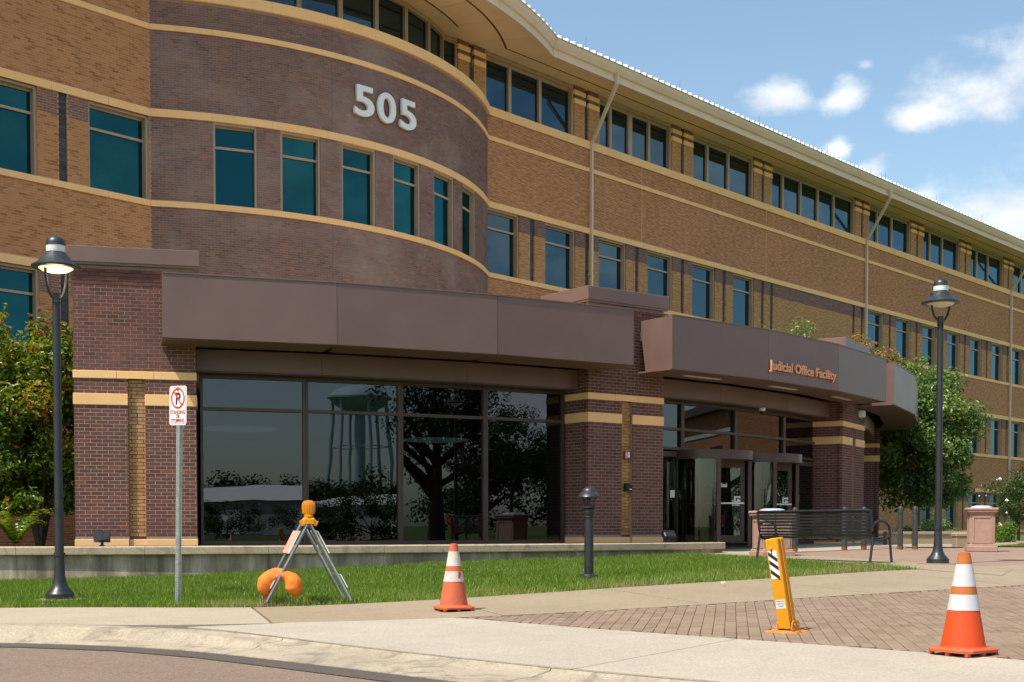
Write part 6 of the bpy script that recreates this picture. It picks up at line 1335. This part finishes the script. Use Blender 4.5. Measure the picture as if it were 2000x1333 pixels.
for z in (10.5, 20.5):
    r_ = 8.6 - 1.8 * z / 31.5
    for k in range(6): a, b = k * math.pi / 3, (k + 1) * math.pi / 3; m = MB(); m.tube([(math.cos(a) * r_, math.sin(a) * r_, z), (math.cos(b) * r_, math.sin(b) * r_, z)], .1, 6); m.build('brace', 'tower_paint', wt)
# long white shed
def shed(label, a, b, dep, h, hr):
    a, b = Vector(a), Vector(b); L_ = (b - a).length; t = thing('shed', label, 'shed', ((a.x + b.x) / 2, (a.y + b.y) / 2, -1.2), math.atan2(b.y - a.y, b.x - a.x)); m = MB(); m.span((-L_ / 2, -dep, 0), (L_ / 2, 0, h)); m.build('wall', 'shed_grey', t)
    m = MB(); m.prism([(.6, h), (-dep / 2, hr), (-dep - .6, h)], -L_ / 2 - .5, L_ / 2 + .5, 0); m.build('roof', 'shed_white', t)
    for q in range(3): m = MB(); m.box((-L_ / 3 + q * L_ / 3, .03, 1.6), (4, .05, 3.2)); m.build('door', 'shed_white', t)
shed('long low white-roofed shed across the street', (-92, -165), (-52, -140), 22, 4.2, 6.6); shed('white shed with long side wall right of the first shed', (-40, -142), (-20, -118), 16, 3.2, 4.6)
# stop sign and red shop sign
st = thing('stop_sign', 'red octagonal stop sign on a red post, reflected in the glass', 'stop sign', (-7.4, -44.3, g(-7.4, -44.3)), R(180)); m = MB(); m.box((0, .02, .55), (.07, .03, 1.1)); m.build('post', 'text_red', st); m = MB(); m.prism([(.25 * math.cos(R(22.5 + 45 * k)), .98 + .25 * math.sin(R(22.5 + 45 * k))) for k in range(8)], -.005, .0); p_ = m.build('plate', 'white_paint', st)
m = MB(); m.prism([(.23 * math.cos(R(22.5 + 45 * k)), .98 + .23 * math.sin(R(22.5 + 45 * k))) for k in range(8)], -.008, -.0052); m.build('face', 'text_red', p_); sign_text(p_, 'STOP', .17, 0, .92, 'white_paint', .8, -.009, .003)
rs = thing('shop_sign', 'red oval sign with white script on a low post, reflected in the glass', 'sign', (-6.3, -41.0, g(-6.3, -41)), R(172)); m = MB(); m.box((0, .05, .3), (.1, .08, .9)); m.build('post', 'grey_plastic', rs)
m = MB(); m.prism([(.42 * math.copysign(abs(math.cos(a)) ** .7, math.cos(a)), .92 + .22 * math.copysign(abs(math.sin(a)) ** .8, math.sin(a))) for a in [2 * math.pi * k / 32 for k in range(32)]], -.02, .0); p_ = m.build('plate', 'white_paint', rs); m = MB(); m.prism([(.40 * math.copysign(abs(math.cos(a)) ** .7, math.cos(a)), .92 + .20 * math.copysign(abs(math.sin(a)) ** .8, math.sin(a))) for a in [2 * math.pi * k / 32 for k in range(32)]], -.025, -.021); m.build('face', 'text_red', p_)
m = MB(); m.tube([(-.24 + .48 * k / 24, -.028, .92 + .055 * math.sin(k * 1.3)) for k in range(25)], .016, 5); m.build('script', 'white_paint', p_)

# brick building across the plaza (seen in the entrance glass)
ab = thing('neighbour_building', 'brown brick building with pale band reflected in the entrance glass', 'building', (52, -74, -1.0), R(-58)); m = MB(); m.span((-34, 0, 0), (34, 14, 9.0)); m.build('wall', 'wall_tan', ab)
for z0, z1 in ((3.0, 3.3), (7.4, 7.7)): m = MB(); m.span((-34.1, -.06, z0), (34.1, 0.1, z1)); m.build('stone_band', 'shed_white', ab)
for q in range(11): m = MB(); m.span((-31 + q * 6, -.03, 4.2), (-28 + q * 6, .1, 6.6)); m.build('window', 'interior_dark', ab)
for q in range(11): m = MB(); m.span((-31 + q * 6, -.03, .6), (-28 + q * 6, .1, 2.7)); m.build('window', 'interior_dark', ab)
m = MB(); m.span((-34.5, -.6, 9.0), (34.5, 14.5, 9.6)); m.build('roof', 'dark_bronze', ab)
